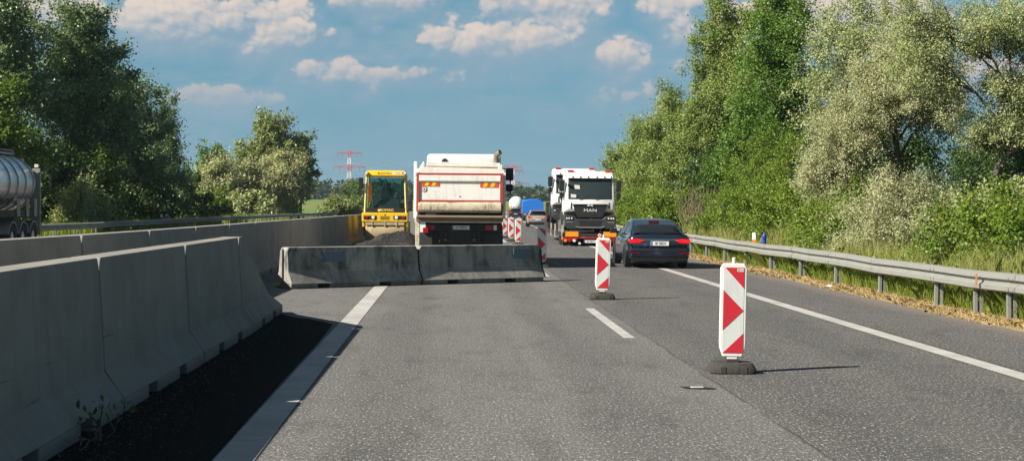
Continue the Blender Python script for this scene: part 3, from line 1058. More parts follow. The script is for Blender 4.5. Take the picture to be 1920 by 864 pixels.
# ---- tipper truck
def dump_truck():
    t = thing('dump_truck', 'dirty white dump truck with red trim seen from behind, beyond the low concrete barriers', 'truck',
              (0.50, 43.7, 0.0), R(-1.9))
    # chassis
    c = MB()
    for s in (-1, 1):
        c.box(s * .42 - .05, s * .42 + .05, .35, 8.1, .78, 1.05)
    c.box(-1.2, 1.2, .62, .74, .52, .68)                   # underrun bar
    for s in (-.75, .75):
        c.box(s - .05, s + .05, .62, .9, .55, 1.05)
    c.box(-.6, .6, .42, .52, .72, 1.25)                    # rear cross member
    c.box(-1.22, 1.22, .55, .59, .5, 1.42)
    for y in (1.35, 2.7, 6.6):
        c.tube([(-1.0, y, .52), (1.0, y, .52)], .11, 10)
    c.box(-.2, .2, .9, 3.2, .45, .8)
    c.build('chassis', M_chassis, t, bevel=.01)
    for s in (-1, 1):
        for y in (1.35, 2.7):
            wheel(t, s * 1.09, y, .52, .30, s)
            wheel(t, s * .77, y, .52, .28, s)
        wheel(t, s * 1.08, 6.6, .52, .32, s)
        MB().box(s * .98 - .27, s * .98 + .27, .76, .79, .22, .98).build('mudflap', M_black, t, bevel=.005)
        g = MB()
        g.loft([[(s * .93 - .32, 2.0 + 1.32 * math.cos(q), .60 + .62 * math.sin(q)), (s * .93 + .32, 2.0 + 1.32 * math.cos(q), .60 + .62 * math.sin(q)),
                 (s * .93 + .32, 2.0 + 1.29 * math.cos(q), .60 + .59 * math.sin(q)), (s * .93 - .32, 2.0 + 1.29 * math.cos(q), .60 + .59 * math.sin(q))]
                for q in [math.pi * k / 12 for k in range(13)]])
        g.build('mudguard', M_chassis, t)
    # rear lights
    for s in (-1, 1):
        b = MB().box(s * .86 - .30, s * .86 + .30, .42, .5, 1.06, 1.27)
        h = b.build('tail_light', M_black, t, bevel=.015)
        MB().box(s * .86 - s * .0 - .13, s * .86 + .13, .405, .425, 1.09, 1.24).build('red_lens', M_redlamp, h, bevel=.01)
        MB().box(s * .86 + s * .15 - .06, s * .86 + s * .15 + .06, .405, .425, 1.09, 1.24).build('clear_lens', M_whitelamp, h, bevel=.01)
    number_plate(t, 'ZA 900LZ', 0.02, .40, 1.16)
    # hooks and shackles that hang below
    k = MB()
    for x in (-.62, -.50, .62, .74):
        k.tube([(x, .6, .66), (x + .01, .56, .50), (x, .59, .42)], .018, 6)
    k.build('tow_shackle', M_grey, t)
    # side guard and marker on the left, lit by the sun
    k = MB()
    k.box(-1.28, -1.16, .15, .32, .45, 1.42)
    k.box(-1.30, -1.0, .16, .20, 1.30, 1.42)
    k.build('side_bracket', M_lip, t, bevel=.01)
    MB().box(-1.14, -.98, .08, .14, 1.02, 1.36).build('side_marker_board', M_white, t, bevel=.008)
    MB().box(-1.06, -.9, .05, .1, 1.0, 1.16).build('side_marker_lamp', M_redlamp, t, bevel=.02)
    # crossbeam under the lip
    k = MB()
    k.box(-1.25, 1.25, .02, .25, 1.33, 1.47)
    k.tube([(-1.24, -.01, 1.47), (1.24, -.01, 1.47)], .045, 10)
    k.build('rear_crossbeam', paint('muddy_beam', (0.20, 0.14, 0.09), 0.8, dirt=0.7), t, bevel=.01)
    k = MB()
    k.box(-1.22, 1.22, .12, .2, 1.46, 1.64)
    k.build('slot_panel', M_chassis, t)
    MB().box(-.98, -.66, .085, .12, 1.49, 1.58).build('pale_plate', M_lip, t, bevel=.004)
    for s in (-.62, .62):
        MB().box(s - .07, s + .07, .03, .13, 1.44, 1.66).build('hinge', M_black, t, bevel=.01)
    # body: floor, sides and front board
    b = MB()
    b.box(-1.22, 1.22, .22, 5.3, 1.30, 1.42)
    for s in (-1, 1):
        b.prism([(.12, 1.42), (5.3, 1.42), (5.3, 2.98), (.12, 2.72)], s * 1.25 - .035, s * 1.25 + .035, plane='yz')
        b.box(s * 1.25 - .07, s * 1.25 + .07, .12, 5.3, 2.62, 2.76)
        for y in (1.2, 2.3, 3.4, 4.5):
            b.box(s * 1.28 - .05, s * 1.28 + .05, y, y + .12, 1.42, 2.66)
    b.prism([(-1.25, 1.4), (1.25, 1.4), (1.25, 2.98), (1.15, 3.08), (-1.15, 3.08), (-1.25, 2.98)], 5.22, 5.36)
    b.build('tipper_body', M_white_dirty, t, bevel=.012)
    # cream upper board with its dirty ledge, folded sheet roll across the top
    k = MB()
    k.prism([(-1.22, 2.70), (1.22, 2.70), (1.22, 2.98), (1.1, 2.98), (1.1, 2.86), (-1.02, 2.9), (-1.02, 3.04), (-1.06, 3.06), (-1.22, 2.8)], .14, .22)
    k.prism([(-1.0, 2.74), (1.16, 2.74), (1.16, 3.04), (-.98, 3.06)], .5, .6)
    k.build('upper_board', M_white_dirty, t, bevel=.012)
    k = MB()
    k.tube([(-.98, .46, 2.90), (1.14, .46, 2.885)], .045, 10)
    k.build('sheet_roll', paint('muddy_sheet', (0.30, 0.23, 0.15), 0.9, dirt=0.9), t)
    k = MB()
    k.box(-1.34, -1.25, .30, .42, 1.42, 3.06)
    k.box(-1.345, -1.255, 1.4, 1.5, 1.42, 2.9)
    k.build('side_stake', M_white, t, bevel=.012)
    # tailgate
    g = MB()
    g.box(-1.16, 1.16, -.02, .06, 1.93, 2.44)
    g.prism([(-.02, 2.44), (.06, 2.44), (.02, 2.66), (-.075, 2.66), (-.075, 2.50)], -1.17, 1.17, plane='yz')
    gate = g.build('tailgate', M_white_dirty, t, bevel=.01)
    g = MB()
    for s in (-1, 1):
        g.box(s * 1.20 - .045, s * 1.20 + .045, -.06, .09, 1.62, 2.73)
    g.box(-1.155, 1.155, -.065, .05, 2.665, 2.725)
    g.box(-1.155, 1.155, -.045, .05, 1.905, 1.955)
    g.build('red_trim', M_redtrim, gate, bevel=.008)
    g = MB()
    rr = []
    for k2 in range(9):
        q = math.pi * (-.5 + k2 / 8 * .62)
        rr.append((.16 - .24 * math.cos(q) * .9 - .02, 1.78 + .19 * math.sin(q)))
    pts = [(-.02, 1.90), (-.10, 1.86), (-.125, 1.76), (-.10, 1.66), (-.02, 1.60), (.1, 1.60), (.1, 1.90)]
    g.prism(pts, -1.19, 1.19, plane='yz')
    g.build('spill_lip', M_lip, gate, bevel=.012)
    striped_plate(gate, -.84, -.03, 2.415, .50, .13)
    striped_plate(gate, .84, -.03, 2.395, .52, .13)
    d = MB()
    d.lathe([(.001, -.034), (.074, -.034), (.08, -.028), (.08, -.02)], axis='y', n=20)
    rd = d.build('speed_roundel', M_redtrim, gate, loc=(-1.02, 0, 2.26))
    d = MB().lathe([(.001, -.038), (.058, -.038), (.058, -.03)], axis='y', n=20)
    d.build('white_disc', M_white, rd)
    MB().lathe([(.001, -.041), (.026, -.041), (.026, -.036)], axis='y', n=12).build('dark_mark', M_ink, rd)
    MB().lathe([(.001, -.034), (.016, -.034), (.018, -.02)], axis='y', n=8).build('latch', M_chassis, gate, loc=(.0, 0, 2.06))
    # cab
    cb = MB()
    prof = [(5.62, 1.0), (5.62, 3.36), (5.72, 3.46), (6.5, 3.50), (7.25, 3.36), (7.62, 2.35), (7.70, 1.6), (7.68, .75), (7.4, .6), (6.2, .6)]
    rings = []
    for x, s in ((-1.20, .94), (-1.14, 1.0), (1.14, 1.0), (1.20, .94)):
        rings.append([(x, 6.6 + (y - 6.6) * (1 - (1 - s) * .3), 2 + (z - 2) * s) for y, z in prof])
    cb.loft(rings)
    cab = cb.build('cab', M_white, t, bevel=.05, smooth=40, seg=3)
    MB().box(-1.06, 1.06, 7.50, 7.60, 2.2, 3.1, rot=Matrix.Rotation(R(17), 3, 'X')).build('windscreen', M_glass, cab)
    for s in (-1, 1):
        MB().prism([(6.2, 2.1), (7.35, 2.1), (7.1, 3.1), (6.2, 3.15)], s * 1.205 - .01, s * 1.205 + .01, plane='yz').build('side_window', M_glass, cab)
    MB().lathe([(.001, 5.59), (.09, 5.59), (.10, 5.62)], c=(-.62, 0, 3.22), axis='y', n=14).build('beacon_cover', M_black, cab)
    # exhaust stack with its cut-back tip
    e = MB()
    e.tube([(1.04, 5.5, 1.2), (1.04, 5.5, 3.20), (1.04, 5.5, 3.40), (1.07, 5.44, 3.47), (1.17, 5.36, 3.53)], [.085, .085, .092, .092, .085], 14)
    e.build('exhaust_stack', paint('hot_steel', (0.45, 0.36, 0.28), 0.35, 0.8, dirt=0.5), t, smooth=40)
    # mirrors
    for s in (-1, 1):
        a = MB()
        a.tube([(s * 1.18, 7.1, 3.05), (s * 1.52, 7.15, 3.02), (s * 1.54, 7.15, 2.2), (s * 1.2, 7.15, 2.1)], .022, 8)
        arm = a.build('mirror_arm', M_black, t)
        MB().box(s * 1.5 - .13, s * 1.5 + .13, 7.05, 7.17, 2.64, 3.06).build('mirror', M_black, arm, bevel=.04)
        MB().box(s * 1.5 - .12, s * 1.5 + .12, 7.05, 7.17, 2.28, 2.52).build('wide_mirror', M_black, arm, bevel=.05)
    return t


dump_truck()

# ---- heap of asphalt mix and the road roller
hp = bpy.data.meshes.new('gravel_heap')
hv, hf = [], []
NR, NT_ = 26, 72
for i in range(NR + 1):
    for k in range(NT_):
        r = i / NR
        q = 2 * math.pi * k / NT_
        x, y = 2.5 * r * math.cos(q), 1.5 * r * math.sin(q)
        pr = (1 - r) ** 0.85 * 0.98 if r > .12 else .98 * (1 - .12) ** .85 + (.12 - r) * .2
        n = mnoise.noise(Vector((x * 1.6, y * 1.6, 3))) * .16 + mnoise.noise(Vector((x * 6, y * 6, 1))) * .06 + mnoise.noise(Vector((x * 17, y * 17, 5))) * .035
        hv.append((x * (1 + .12 * math.sin(3 * q)), y, max(-.05, 1.08 * pr + n * (1.1 - r))))
for i in range(NR):
    for k in range(NT_):
        hf.append((i * NT_ + k, (i + 1) * NT_ + k, (i + 1) * NT_ + (k + 1) % NT_, i * NT_ + (k + 1) % NT_))
hp.from_pydata(hv, [], hf)


def heap_mat():
    m, t, b = new_mat('asphalt_mix')
    tc = t.node('ShaderNodeTexCoord').outputs['Object']
    n = t.noise(tc, 38, 4, 0.75)
    vo = t.node('ShaderNodeTexVoronoi')
    vo.inputs['Scale'].default_value = 24
    t.l.new(tc, vo.inputs['Vector'])
    c = t.mix(t.mr(n, .4, .7), (0.008, 0.008, 0.008), (0.040, 0.038, 0.036))
    big = t.noise(tc, 1.6, 3)
    c = t.mix(t.m('MULTIPLY', t.mr(big, .5, .66), .5), c, (0.07, 0.06, 0.045))
    t.l.new(c, b.inputs['Base Color'])
    b.inputs['Roughness'].default_value = .9
    bump(t, b, t.m('ADD', vo.outputs['Distance'], n), .9, .05)
    return m


hp.materials.append(heap_mat())
heap = bpy.data.objects.new('gravel_heap', hp)
COL.objects.link(heap)
heap.location = (-1.36, 46.0, 0)
tag(heap, 'dark heap of asphalt gravel between the low barriers and the yellow road roller', 'gravel heap')


def road_roller():
    t = thing('road_roller', 'yellow road roller with a glazed cab facing the camera, left of the dump truck', 'road roller', (-2.48, 66.0, 0), R(-.5))
    # drums
    for y, nm in ((.62, 'front'), (3.9, 'rear')):
        d = MB()
        d.lathe([(.50, -.84), (.61, -.84), (.62, -.82), (.62, .82), (.61, .84), (.50, .84)], c=(0, y, .62), axis='x', n=48)
        dr = d.build('drum', M_drum, t, smooth=35)
        for s in (-1, 1):
            MB().lathe([(.16, s * .85), (.2, s * .90), (.12, s * .92)], c=(0, y, .62), axis='x', n=16).build('drum_hub', M_black, dr)
    # yokes
    for s in (-1, 1):
        yk = MB()
        yk.prism([(.05, 1.05), (1.3, 1.05), (1.3, .75), (.78, .45), (.48, .45), (.25, .75), (.05, .85)], s * .93 - .05, s * .93 + .05, plane='yz')
        yk.build('yoke', M_yellow, t, bevel=.02)
        yk = MB()
        yk.prism([(3.2, 1.05), (4.5, 1.05), (4.3, .72), (4.05, .45), (3.75, .45), (3.45, .75), (3.2, .8)], s * .93 - .05, s * .93 + .05, plane='yz')
        yk.build('yoke', M_yellow, t, bevel=.02)
    f = MB()
    f.box(-1.0, 1.0, -.02, .55, 1.06, 1.46)
    f.box(-.98, .98, .3, 1.6, 1.1, 1.4)
    fr = f.build('front_frame', M_yellow, t, bevel=.04, seg=3)
    for s in (-1, 1):
        MB().box(s * .64 - .28, s * .64 + .28, -.035, .05, 1.17, 1.33).build('lamp_recess', M_black, fr, bevel=.01)
        MB().lathe([(.001, -.06), (.06, -.06), (.075, -.04)], c=(s * .50, 0, 1.25), axis='y', n=16).build('headlight', M_whitelamp, fr)
        MB().box(s * .80 - .07, s * .80 + .07, -.055, -.03, 1.19, 1.31).build('indicator', M_redlamp, fr, bevel=.01)
    v = MB()
    for z in (1.17, 1.22, 1.28):
        v.box(-.2, .2, -.03, .0, z, z + .022)
    v.box(-.03, .03, -.03, .0, 1.35, 1.39)
    v.build('grille_slot', M_ink, fr)
    # scraper beam over the drum
    s_ = MB()
    s_.box(-.84, .84, .0, .05, .92, 1.06)
    for x in (-.55, .0, .5):
        s_.box(x - .03, x + .03, -.02, .03, .88, 1.1)
    s_.build('scraper', M_drum, t, bevel=.008)
    # console and cab
    b = MB()
    b.box(-.86, .86, .45, 3.4, 1.36, 1.50)
    b.box(-.9, .9, 2.6, 4.6, 1.05, 1.9)
    b.build('hull', M_yellow, t, bevel=.05, seg=3)
    b = MB()
    b.prism([(.62, 1.48), (1.25, 1.48), (1.15, 2.08), (.95, 2.12), (.72, 1.75)], -.62, .62, plane='yz')
    b.box(-.12, .12, 1.1, 1.3, 1.5, 2.1)
    b.build('console', M_darkgrey, t, bevel=.03)
    b = MB()
    for k in range(20):
        q0, q1 = 2 * math.pi * k / 20, 2 * math.pi * (k + 1) / 20
        b.tube([(.19 * math.cos(q0), .95 - .1 * math.sin(q0), 2.06 + .17 * math.sin(q0) + .0), (.19 * math.cos(q1), .95 - .1 * math.sin(q1), 2.06 + .17 * math.sin(q1))], .016, 6)
    b.tube([(-.19, .95, 2.06), (.19, .95, 2.06)], .014, 6)
    b.tube([(0, .95, 2.06), (0, 1.1, 1.9)], .03, 8)
    b.build('steering_wheel', M_black, t)
    b = MB()
    b.box(-.28, .28, 1.7, 2.2, 1.72, 1.86)
    b.box(-.28, .28, 2.15, 2.28, 1.8, 2.55)
    b.box(-.14, .14, 2.2, 2.28, 2.5, 2.75)
    for s in (-1, 1):
        b.box(s * .36 - .05, s * .36 + .05, 1.65, 2.15, 2.0, 2.07)
    b.build('seat', M_black, t, bevel=.04)
    # cab frame: posts lean in towards the roof
    b = MB()
    for s in (-1, 1):
        for (yb, yt) in ((.42, .60), (2.55, 2.45)):
            b.tube([(s * .90, yb, 1.42), (s * .83, yt, 3.06)], .045, 8)
        b.tube([(s * .83, .60, 3.06), (s * .83, 2.45, 3.06)], .05, 8)
    b.tube([(-.84, .60, 3.04), (.84, .60, 3.04)], .04, 8)
    b.build('cab_frame', paint('cream_post', (0.62, 0.50, 0.20), .5, dirt=.4), t)
    r_ = MB()
    r_.box(-.90, .90, .35, 2.65, 3.05, 3.14)
    r_.prism([(.36, 3.04), (.46, 3.30), (2.5, 3.30), (2.62, 3.04)], -.84, .84, plane='yz')
    roof = r_.build('roof', M_yellow, t, bevel=.03, seg=3)
    for s in (-1, 1):
        MB().lathe([(.001, .27), (.075, .27), (.085, .30), (.06, .40)], c=(s * .83, 0, 3.19), axis='y', n=14).build('work_light', M_black, roof, smooth=40)
        MB().lathe([(.001, .262), (.065, .262), (.065, .27)], c=(s * .83, 0, 3.19), axis='y', n=14).build('work_light_lens', M_whitelamp, roof)
    lettering('\u25B2 BOMAG', .13, (-.05, .365, 3.18), M_ink, roof, rot=(69, 0, 0))
    MB().box(.26, .72, .375, .385, 3.12, 3.24, rot=Matrix.Rotation(R(-21), 3, 'X')).build('pale_decal', M_lip, roof)
    # glazing
    w = MB()
    w.add([(-.82, .44, 1.62), (.82, .44, 1.62), (.77, .60, 2.99), (-.77, .60, 2.99)], [(0, 1, 2, 3)])
    w.add([(-.82, .455, 1.62), (.82, .455, 1.62), (.77, .615, 2.99), (-.77, .615, 2.99)], [(3, 2, 1, 0)])
    w.build('windscreen', M_cabglass, t)
    for s in (-1, 1):
        w = MB()
        w.prism([(.48, 1.52), (2.5, 1.52), (2.4, 3.0), (.64, 3.0)], s * .87 - .006, s * .87 + .006, plane='yz')
        o = w.build('side_window', M_cabglass, t)
        o.rotation_euler = (0, 0, 0)
    w = MB().box(-.8, .8, 2.5, 2.512, 1.55, 3.0)
    w.build('rear_window', M_cabglass, t)
    p = MB()
    p.box(-.86, .86, .40, .44, 1.46, 1.66)
    lp = p.build('lower_panel', M_black, t, bevel=.01)
    M_logo = paint('yellow_lettering', (0.80, 0.62, 0.18), .5, dirt=.1)
    lettering('BOMAG', .17, (.06, .395, 1.57), M_logo, lp)
    MB().lathe([(.03, .395), (.066, .395), (.066, .41), (.03, .41)], c=(-.28, 0, 1.565), axis='y', n=4).build('logo', M_logo, lp)
    wp = MB()
    wp.tube([(0, .52, 3.0), (.02, .44, 2.55), (.02, .42, 2.4)], .012, 6)
    wp.build('wiper', M_black, t)
    # mirrors
    for s, z in ((-1, 2.72), (1, 1.75)):
        a = MB()
        a.tube([(s * .88, .45, z - .05), (s * 1.05, .40, z)], .02, 6)
        arm = a.build('mirror_arm', M_black, t)
        MB().box(s * 1.07 - .11, s * 1.07 + .11, .32, .40, z - .22, z + .26).build('mirror', M_black, arm, bevel=.04)
    return t


road_roller()
jk = MB()
jk.loft([[(cx_ * 1.0, yy_, z) for cx_, yy_ in ((-.09 * s, -.04), (.09 * s, -.05), (.10 * s, .05), (-.10 * s, .04))]
         for z, s in ((1.92, .7), (2.05, 1.1), (2.25, .95), (2.45, 1.05), (2.62, 1.1), (2.72, .5), (2.76, .15))])
tag(jk.build('jacket', M_hivis, bevel=.02, smooth=50, loc=(-3.17, 67.1, 0)), 'orange work jacket hanging inside the yellow road roller cab', 'jacket')


# ---- saloon car
def car(name, label, loc, rotz, paint_mat, plate_txt, hatch=False, lit=True, group=None):
    t = thing(name, label, 'car', loc, rotz, group)
    Lc = 4.6 if hatch else 4.9
    W = .92

    def ring(y, zb, zs, zt, w):
        h = [(0.0, zb), (w * .80, zb), (w * .95, zb + .07), (w * .995, zb + .22), (w, zs - .22), (w * .975, zs - .07), (w * .90, zs), (w * .62, zt - .004), (0.0, zt)]
        return [(x, y, z) for x, z in h] + [(-x, y, z) for x, z in reversed(h[1:-1])]
    if hatch:
        st = [(0.02, .42, .78, .86, .80), (.06, .30, .88, .95, .87), (.18, .24, .93, .99, .90), (.5, .22, .95, 1.0, .92), (1.2, .20, .95, .98, .93), (3.0, .20, .94, .97, .93), (3.5, .20, .92, .98, .92), (3.9, .22, .88, .93, .90), (4.3, .24, .78, .80, .84), (4.52, .32, .66, .68, .70), (4.58, .42, .58, .60, .6)]
    else:
        st = [(0.0, .46, .82, .92, .80), (.03, .34, .92, 1.00, .86), (.10, .27, .985, 1.055, .895), (.30, .23, .985, 1.045, .915), (.75, .20, .975, 1.03, .93), (1.4, .18, .955, .98, .935), (3.0, .18, .94, .96, .935), (3.55, .18, .90, .965, .925), (4.1, .20, .84, .88, .90), (4.55, .24, .74, .77, .83), (4.80, .32, .62, .65, .70), (4.88, .42, .56, .58, .6)]
    mb = MB()
    mb.loft([ring(*s) for s in st])
    body = mb.build('body', paint_mat, t, smooth=55)
    # wheel arches: dark liners set proud of the flank
    ya, yf, r = (.82, 3.62, .335) if hatch else (1.02, 3.92, .345)
    for s in (-1, 1):
        for y in (ya, yf):
            a = MB()
            n = 18
            pts = [(y + (r + .055) * math.cos(math.pi * k / n), r + (r + .055) * math.sin(math.pi * k / n)) for k in range(n + 1)]
            pts += [(y - r * .9, .16), (y + r * .9, .16)]
            a.prism(pts, s * .70, s * (W * 1.012), plane='yz')
            a.build('wheel_arch', M_black, body)
            wheel(t, s * (W - .10), y, r, .235, s, rim=.70, spokes=5)
    # glasshouse
    if hatch:
        gh = [(.30, .97, .97, .80, .78), (.62, .96, 1.36, .82, .62), (.95, .95, 1.43, .83, .61), (1.9, .95, 1.46, .84, .61), (2.4, .95, 1.43, .84, .60), (3.35, .95, .97, .80, .74)]
    else:
        gh = [(.52, 1.0, 1.03, .80, .72), (1.0, .97, 1.23, .815, .68), (1.50, .95, 1.385, .83, .62), (2.0, .94, 1.435, .835, .595), (2.45, .94, 1.44, .835, .59), (2.85, .94, 1.38, .83, .60), (3.72, .93, .96, .78, .74)]
    mb = MB()
    rings = []
    for y, zb, zt, wb, wt in gh:
        h = [(wb, zb - .03), (wb * .995, zb + .03), (wt + .035, zt - .055), (wt - .02, zt - .012), (wt * .55, zt + .006), (0, zt + .012)]
        rings.append([(x, y, z) for x, z in h] + [(-x, y, z) for x, z in reversed(h[:-1])])
    mb.loft(rings)
    roof = mb.build('roof', paint_mat, t, smooth=50)
    # windows: sheets a few mm proud of the glasshouse
    def strip(i0, i1, fx, name, lift):
        w = MB()
        a = []
        for y, zb, zt, wb, wt in gh[i0:i1 + 1]:
            row = []
            for q in fx:
                x = (wt - .05) * q
                row.append((x, y, zt + .012 - .012 * q * q))
            a.append(row)
        vs = [Vector(p) + Vector(lift) for r_ in a for p in r_]
        n = len(fx)
        fs = [(j * n + i, j * n + i + 1, (j + 1) * n + i + 1, (j + 1) * n + i) for j in range(len(a) - 1) for i in range(n - 1)]
        w.add(vs, fs)
        o = w.build(name, M_glass, t, smooth=60)
        sm = o.modifiers.new('thick', 'SOLIDIFY')
        sm.thickness = .006
        return o
    fx = [-1, -.7, -.35, 0, .35, .7, 1]
    strip(0, 2, fx, 'rear_window', (0, -.006, .012))
    strip(len(gh) - 2, len(gh) - 1, fx, 'windscreen', (0, .008, .012))
    for s in (-1, 1):
        for (ia, ib, ta, tb) in ((1, 3, .35, -.06), (3, len(gh) - 2, .06, .42)):
            A, B = gh[ia], gh[ib]
            w = MB()

            def side(g, k, dy=0.0):
                y, zb, zt, wb, wt = g
                x0, z0, x1, z1 = wb * .995, zb + .03, wt + .035, zt - .055
                return (s * (x0 + (x1 - x0) * k + .006), y + dy, z0 + (z1 - z0) * k)
            q = [side(A, .06, ta if ia == 1 else ta), side(B, .06, tb), side(B, .92, 0 if ib != 3 else tb)]
            if ia == 1:
                mid = gh[2]
                q += [side(mid, .90, .05), side(A, .5, ta * .6)]
            else:
                if ib > 4:
                    q += [side(gh[4], .93)]
                q += [side(A, .93, ta)]
            w.add(q, [tuple(range(len(q)))])
            o = w.build('side_window', M_glass, t)
            o.modifiers.new('thick', 'SOLIDIFY').thickness = .004
        mm = MB().box(s * 1.02 - .11, s * 1.02 + .11, 3.18, 3.34, .98, 1.13)
        mm.box(min(s * .84, s * .95), max(s * .84, s * .95), 3.24, 3.3, .98, 1.03)
        mm.build('mirror', paint_mat if hatch else M_black, t, bevel=.04)
        for yh in (1.55, 2.62):
            MB().box(s * .935 - .015, s * .935 + .015, yh, yh + .2, .80, .83).build('door_handle', paint_mat, body, bevel=.008)
        # lamps
        zc = .80
        lw = MB()
        if hatch:
            lw.prism([(s * .50, .80), (s * .86, .74), (s * .885, .90), (s * .80, .93), (s * .52, .88)], -.005, .16)
        else:
            lw.prism([(s * .44, .82), (s * .60, .745), (s * .865, .735), (s * .900, .79), (s * .895, .865), (s * .60, .87)], -.022, .22)
        lw.build('tail_light', M_redlamp_on if lit else M_redlamp, t, bevel=.012)
        if not hatch:
            MB().prism([(s * .56, .425), (s * .87, .44), (s * .875, .475), (s * .56, .46)], -.012, .05).build('bumper_reflector', M_reddim, t, bevel=.004)
            e = MB()
            e.prism([(s * .52, .245), (s * .80, .245), (s * .84, .345), (s * .54, .33)], .0, .12)
            e.build('exhaust_trim', M_gloss_black, t, bevel=.01)
    # boot lid, bumper and diffuser
    if not hatch:
        b = MB()
        b.prism([(-.81, 1.035), (.81, 1.035), (.77, 1.065), (-.77, 1.065)], .02, .16)
        b.build('boot_spoiler', paint_mat, t, bevel=.014)
        b = MB()
        b.box(-.90, .90, -.035, .10, .505, .54)
        b.box(-.84, .84, -.045, .06, .36, .40)
        b.build('bumper_crease', paint_mat, t, bevel=.015)
        b = MB()
        b.prism([(-.80, .20), (.80, .20), (.86, .36), (-.86, .36)], -.02, .14)
        b.build('diffuser', M_gloss_black, t, bevel=.02)
        b = MB().box(-.30, .30, -.012, .02, .62, .80)
        b.build('plate_recess', M_black, t, bevel=.01)
        MB().box(-.60, .60, -.006, .02, .835, .855).build('boot_strip', M_chrome, t, bevel=.004)
        lettering('A6', .075, (-.42, -.02, .685), M_chrome, t, name='badge')
        MB().box(-.16, .16, 1.33, 1.40, 1.358, 1.392, rot=Matrix.Rotation(R(15), 3, 'X')).build('brake_light', M_reddim, t)
        f = MB()
        f.prism([(1.75, 1.45), (1.98, 1.45), (1.80, 1.515), (1.77, 1.51)], -.02, .02, plane='yz')
        f.build('roof_antenna', M_grey, t, bevel=.006)
        number_plate(t, 'BF 585SV', 0.0, -.03, .735, w=.53, h=.125)
    else:
        b = MB()
        b.prism([(-.78, .24), (.78, .24), (.84, .46), (-.84, .46)], -.02, .2)
        b.build('bumper', M_black, t, bevel=.02)
        number_plate(t, plate_txt, 0.0, .0, .62, w=.52, h=.12)
        MB().box(-.56, .56, .28, .52, 1.36, 1.40).build('roof_spoiler', paint_mat, t, bevel=.015)
    u = MB().box(-.78, .78, .3, Lc - .3, .155, .215)
    u.build('underbody', M_black, t)
    return t


car('saloon_car', 'dark blue-grey saloon car with lit tail lights straddling the right edge line', (6.36, 44.2, 0), R(-.4), M_carblue, '')
car('hatchback_car', 'beige hatchback car waiting far down the lane, left of the low loader', (8.25, 131, 0), heading(131) * .9, M_beige, 'BT 210CK', hatch=True)
M_navy = paint('navy_car_paint', (0.02, 0.025, 0.04), .25, .4, dirt=.1, coat=.8)
car('hatchback_car', 'small dark hatchback car far down the lane, in front of the white silo trailer', (10.75, 223, 0), heading(223), M_navy, 'BL 642HD', hatch=True)
# ---- low loader carrying two trucks that face backwards
def low_loader():
    t = thing('low_loader', 'red low loader trailer with orange plates carrying two white trucks facing backwards', 'trailer', (6.72, 68.6, 0), heading(69))
    d = MB()
    d.box(-1.27, 1.27, .1, 16.5, .42, .56)
    for s in (-1, 1):
        d.box(s * 1.24 - .04, s * 1.24 + .04, .1, 16.5, .40, .62)
        d.box(s * .5 - .08, s * .5 + .08, .3, 16.5, .25, .42)
    d.box(-1.2, 1.2, 13.5, 17.5, .56, .95)
    d.build('deck', M_chassis, t, bevel=.01)
    b = MB()
    b.box(-1.27, 1.27, -.04, .12, .355, .405)
    b.box(-1.27, -.62, -.02, .1, .24, .36)
    b.box(.62, 1.27, -.02, .1, .24, .36)
    b.build('rear_bumper', M_red, t, bevel=.012)
    for s in (-1, 1):
        for x, mt, nm in ((.95, M_redlamp, 'tail_light'), (.74, M_whitelamp, 'reversing_light'), (1.14, M_amber, 'indicator')):
            MB().lathe([(.001, -.055), (.06, -.055), (.07, -.03), (.07, 0)], c=(s * x, 0, .25), axis='y', n=14).build(nm, mt, t)
        MB().lathe([(.001, -.045), (.055, -.045), (.06, 0)], c=(s * .50, 0, .13), axis='y', n=12).build('work_light', M_whitelamp, t)
        o = MB().box(s * .86 - .30, s * .86 + .30, -.07, -.05, .43, .66).build('orange_plate', M_orange, t, bevel=.006)
        b = MB()
        for x in (s * .86 - .308, s * .86 + .300):
            b.box(x, x + .008, -.074, -.05, .43, .66)
        b.build('plate_border', M_ink, o)
    rd = MB().lathe([(.001, -.075), (.10, -.075), (.10, -.06)], axis='y', n=20).build('speed_roundel', M_red, t, loc=(.40, 0, .50))
    MB().lathe([(.001, -.08), (.078, -.08), (.078, -.07)], axis='y', n=20).build('white_disc', M_white, rd)
    lettering('80', .085, (0, -.082, 0), M_ink, rd)
    number_plate(t, 'BA 785YC', -.02, -.05, .215, w=.55, h=.12)
    for y in (1.2, 2.35, 3.5):
        for s in (-1, 1):
            wheel(t, s * 1.08, y, .36, .26, s)
    for s in (-1, 1):
        r = MB()
        for k in range(5):
            y = .3 + .9 * k
            r.tube([(s * 1.22, y, .56), (s * 1.16, y + .5, 1.15)], .018, 6)
            r.tube([(s * 1.22, y + .45, .56), (s * 1.16, y + .1, 1.0)], .018, 6)
        r.build('lashing_chain', M_grey, t)
    m_ = MB()
    for y in (.2, 5.6, 9.0):
        m_.box(-1.30, -1.24, y, y + .1, .3, .95)
    m_.build('stake', M_lip, t, bevel=.01)
    return t


low_loader()


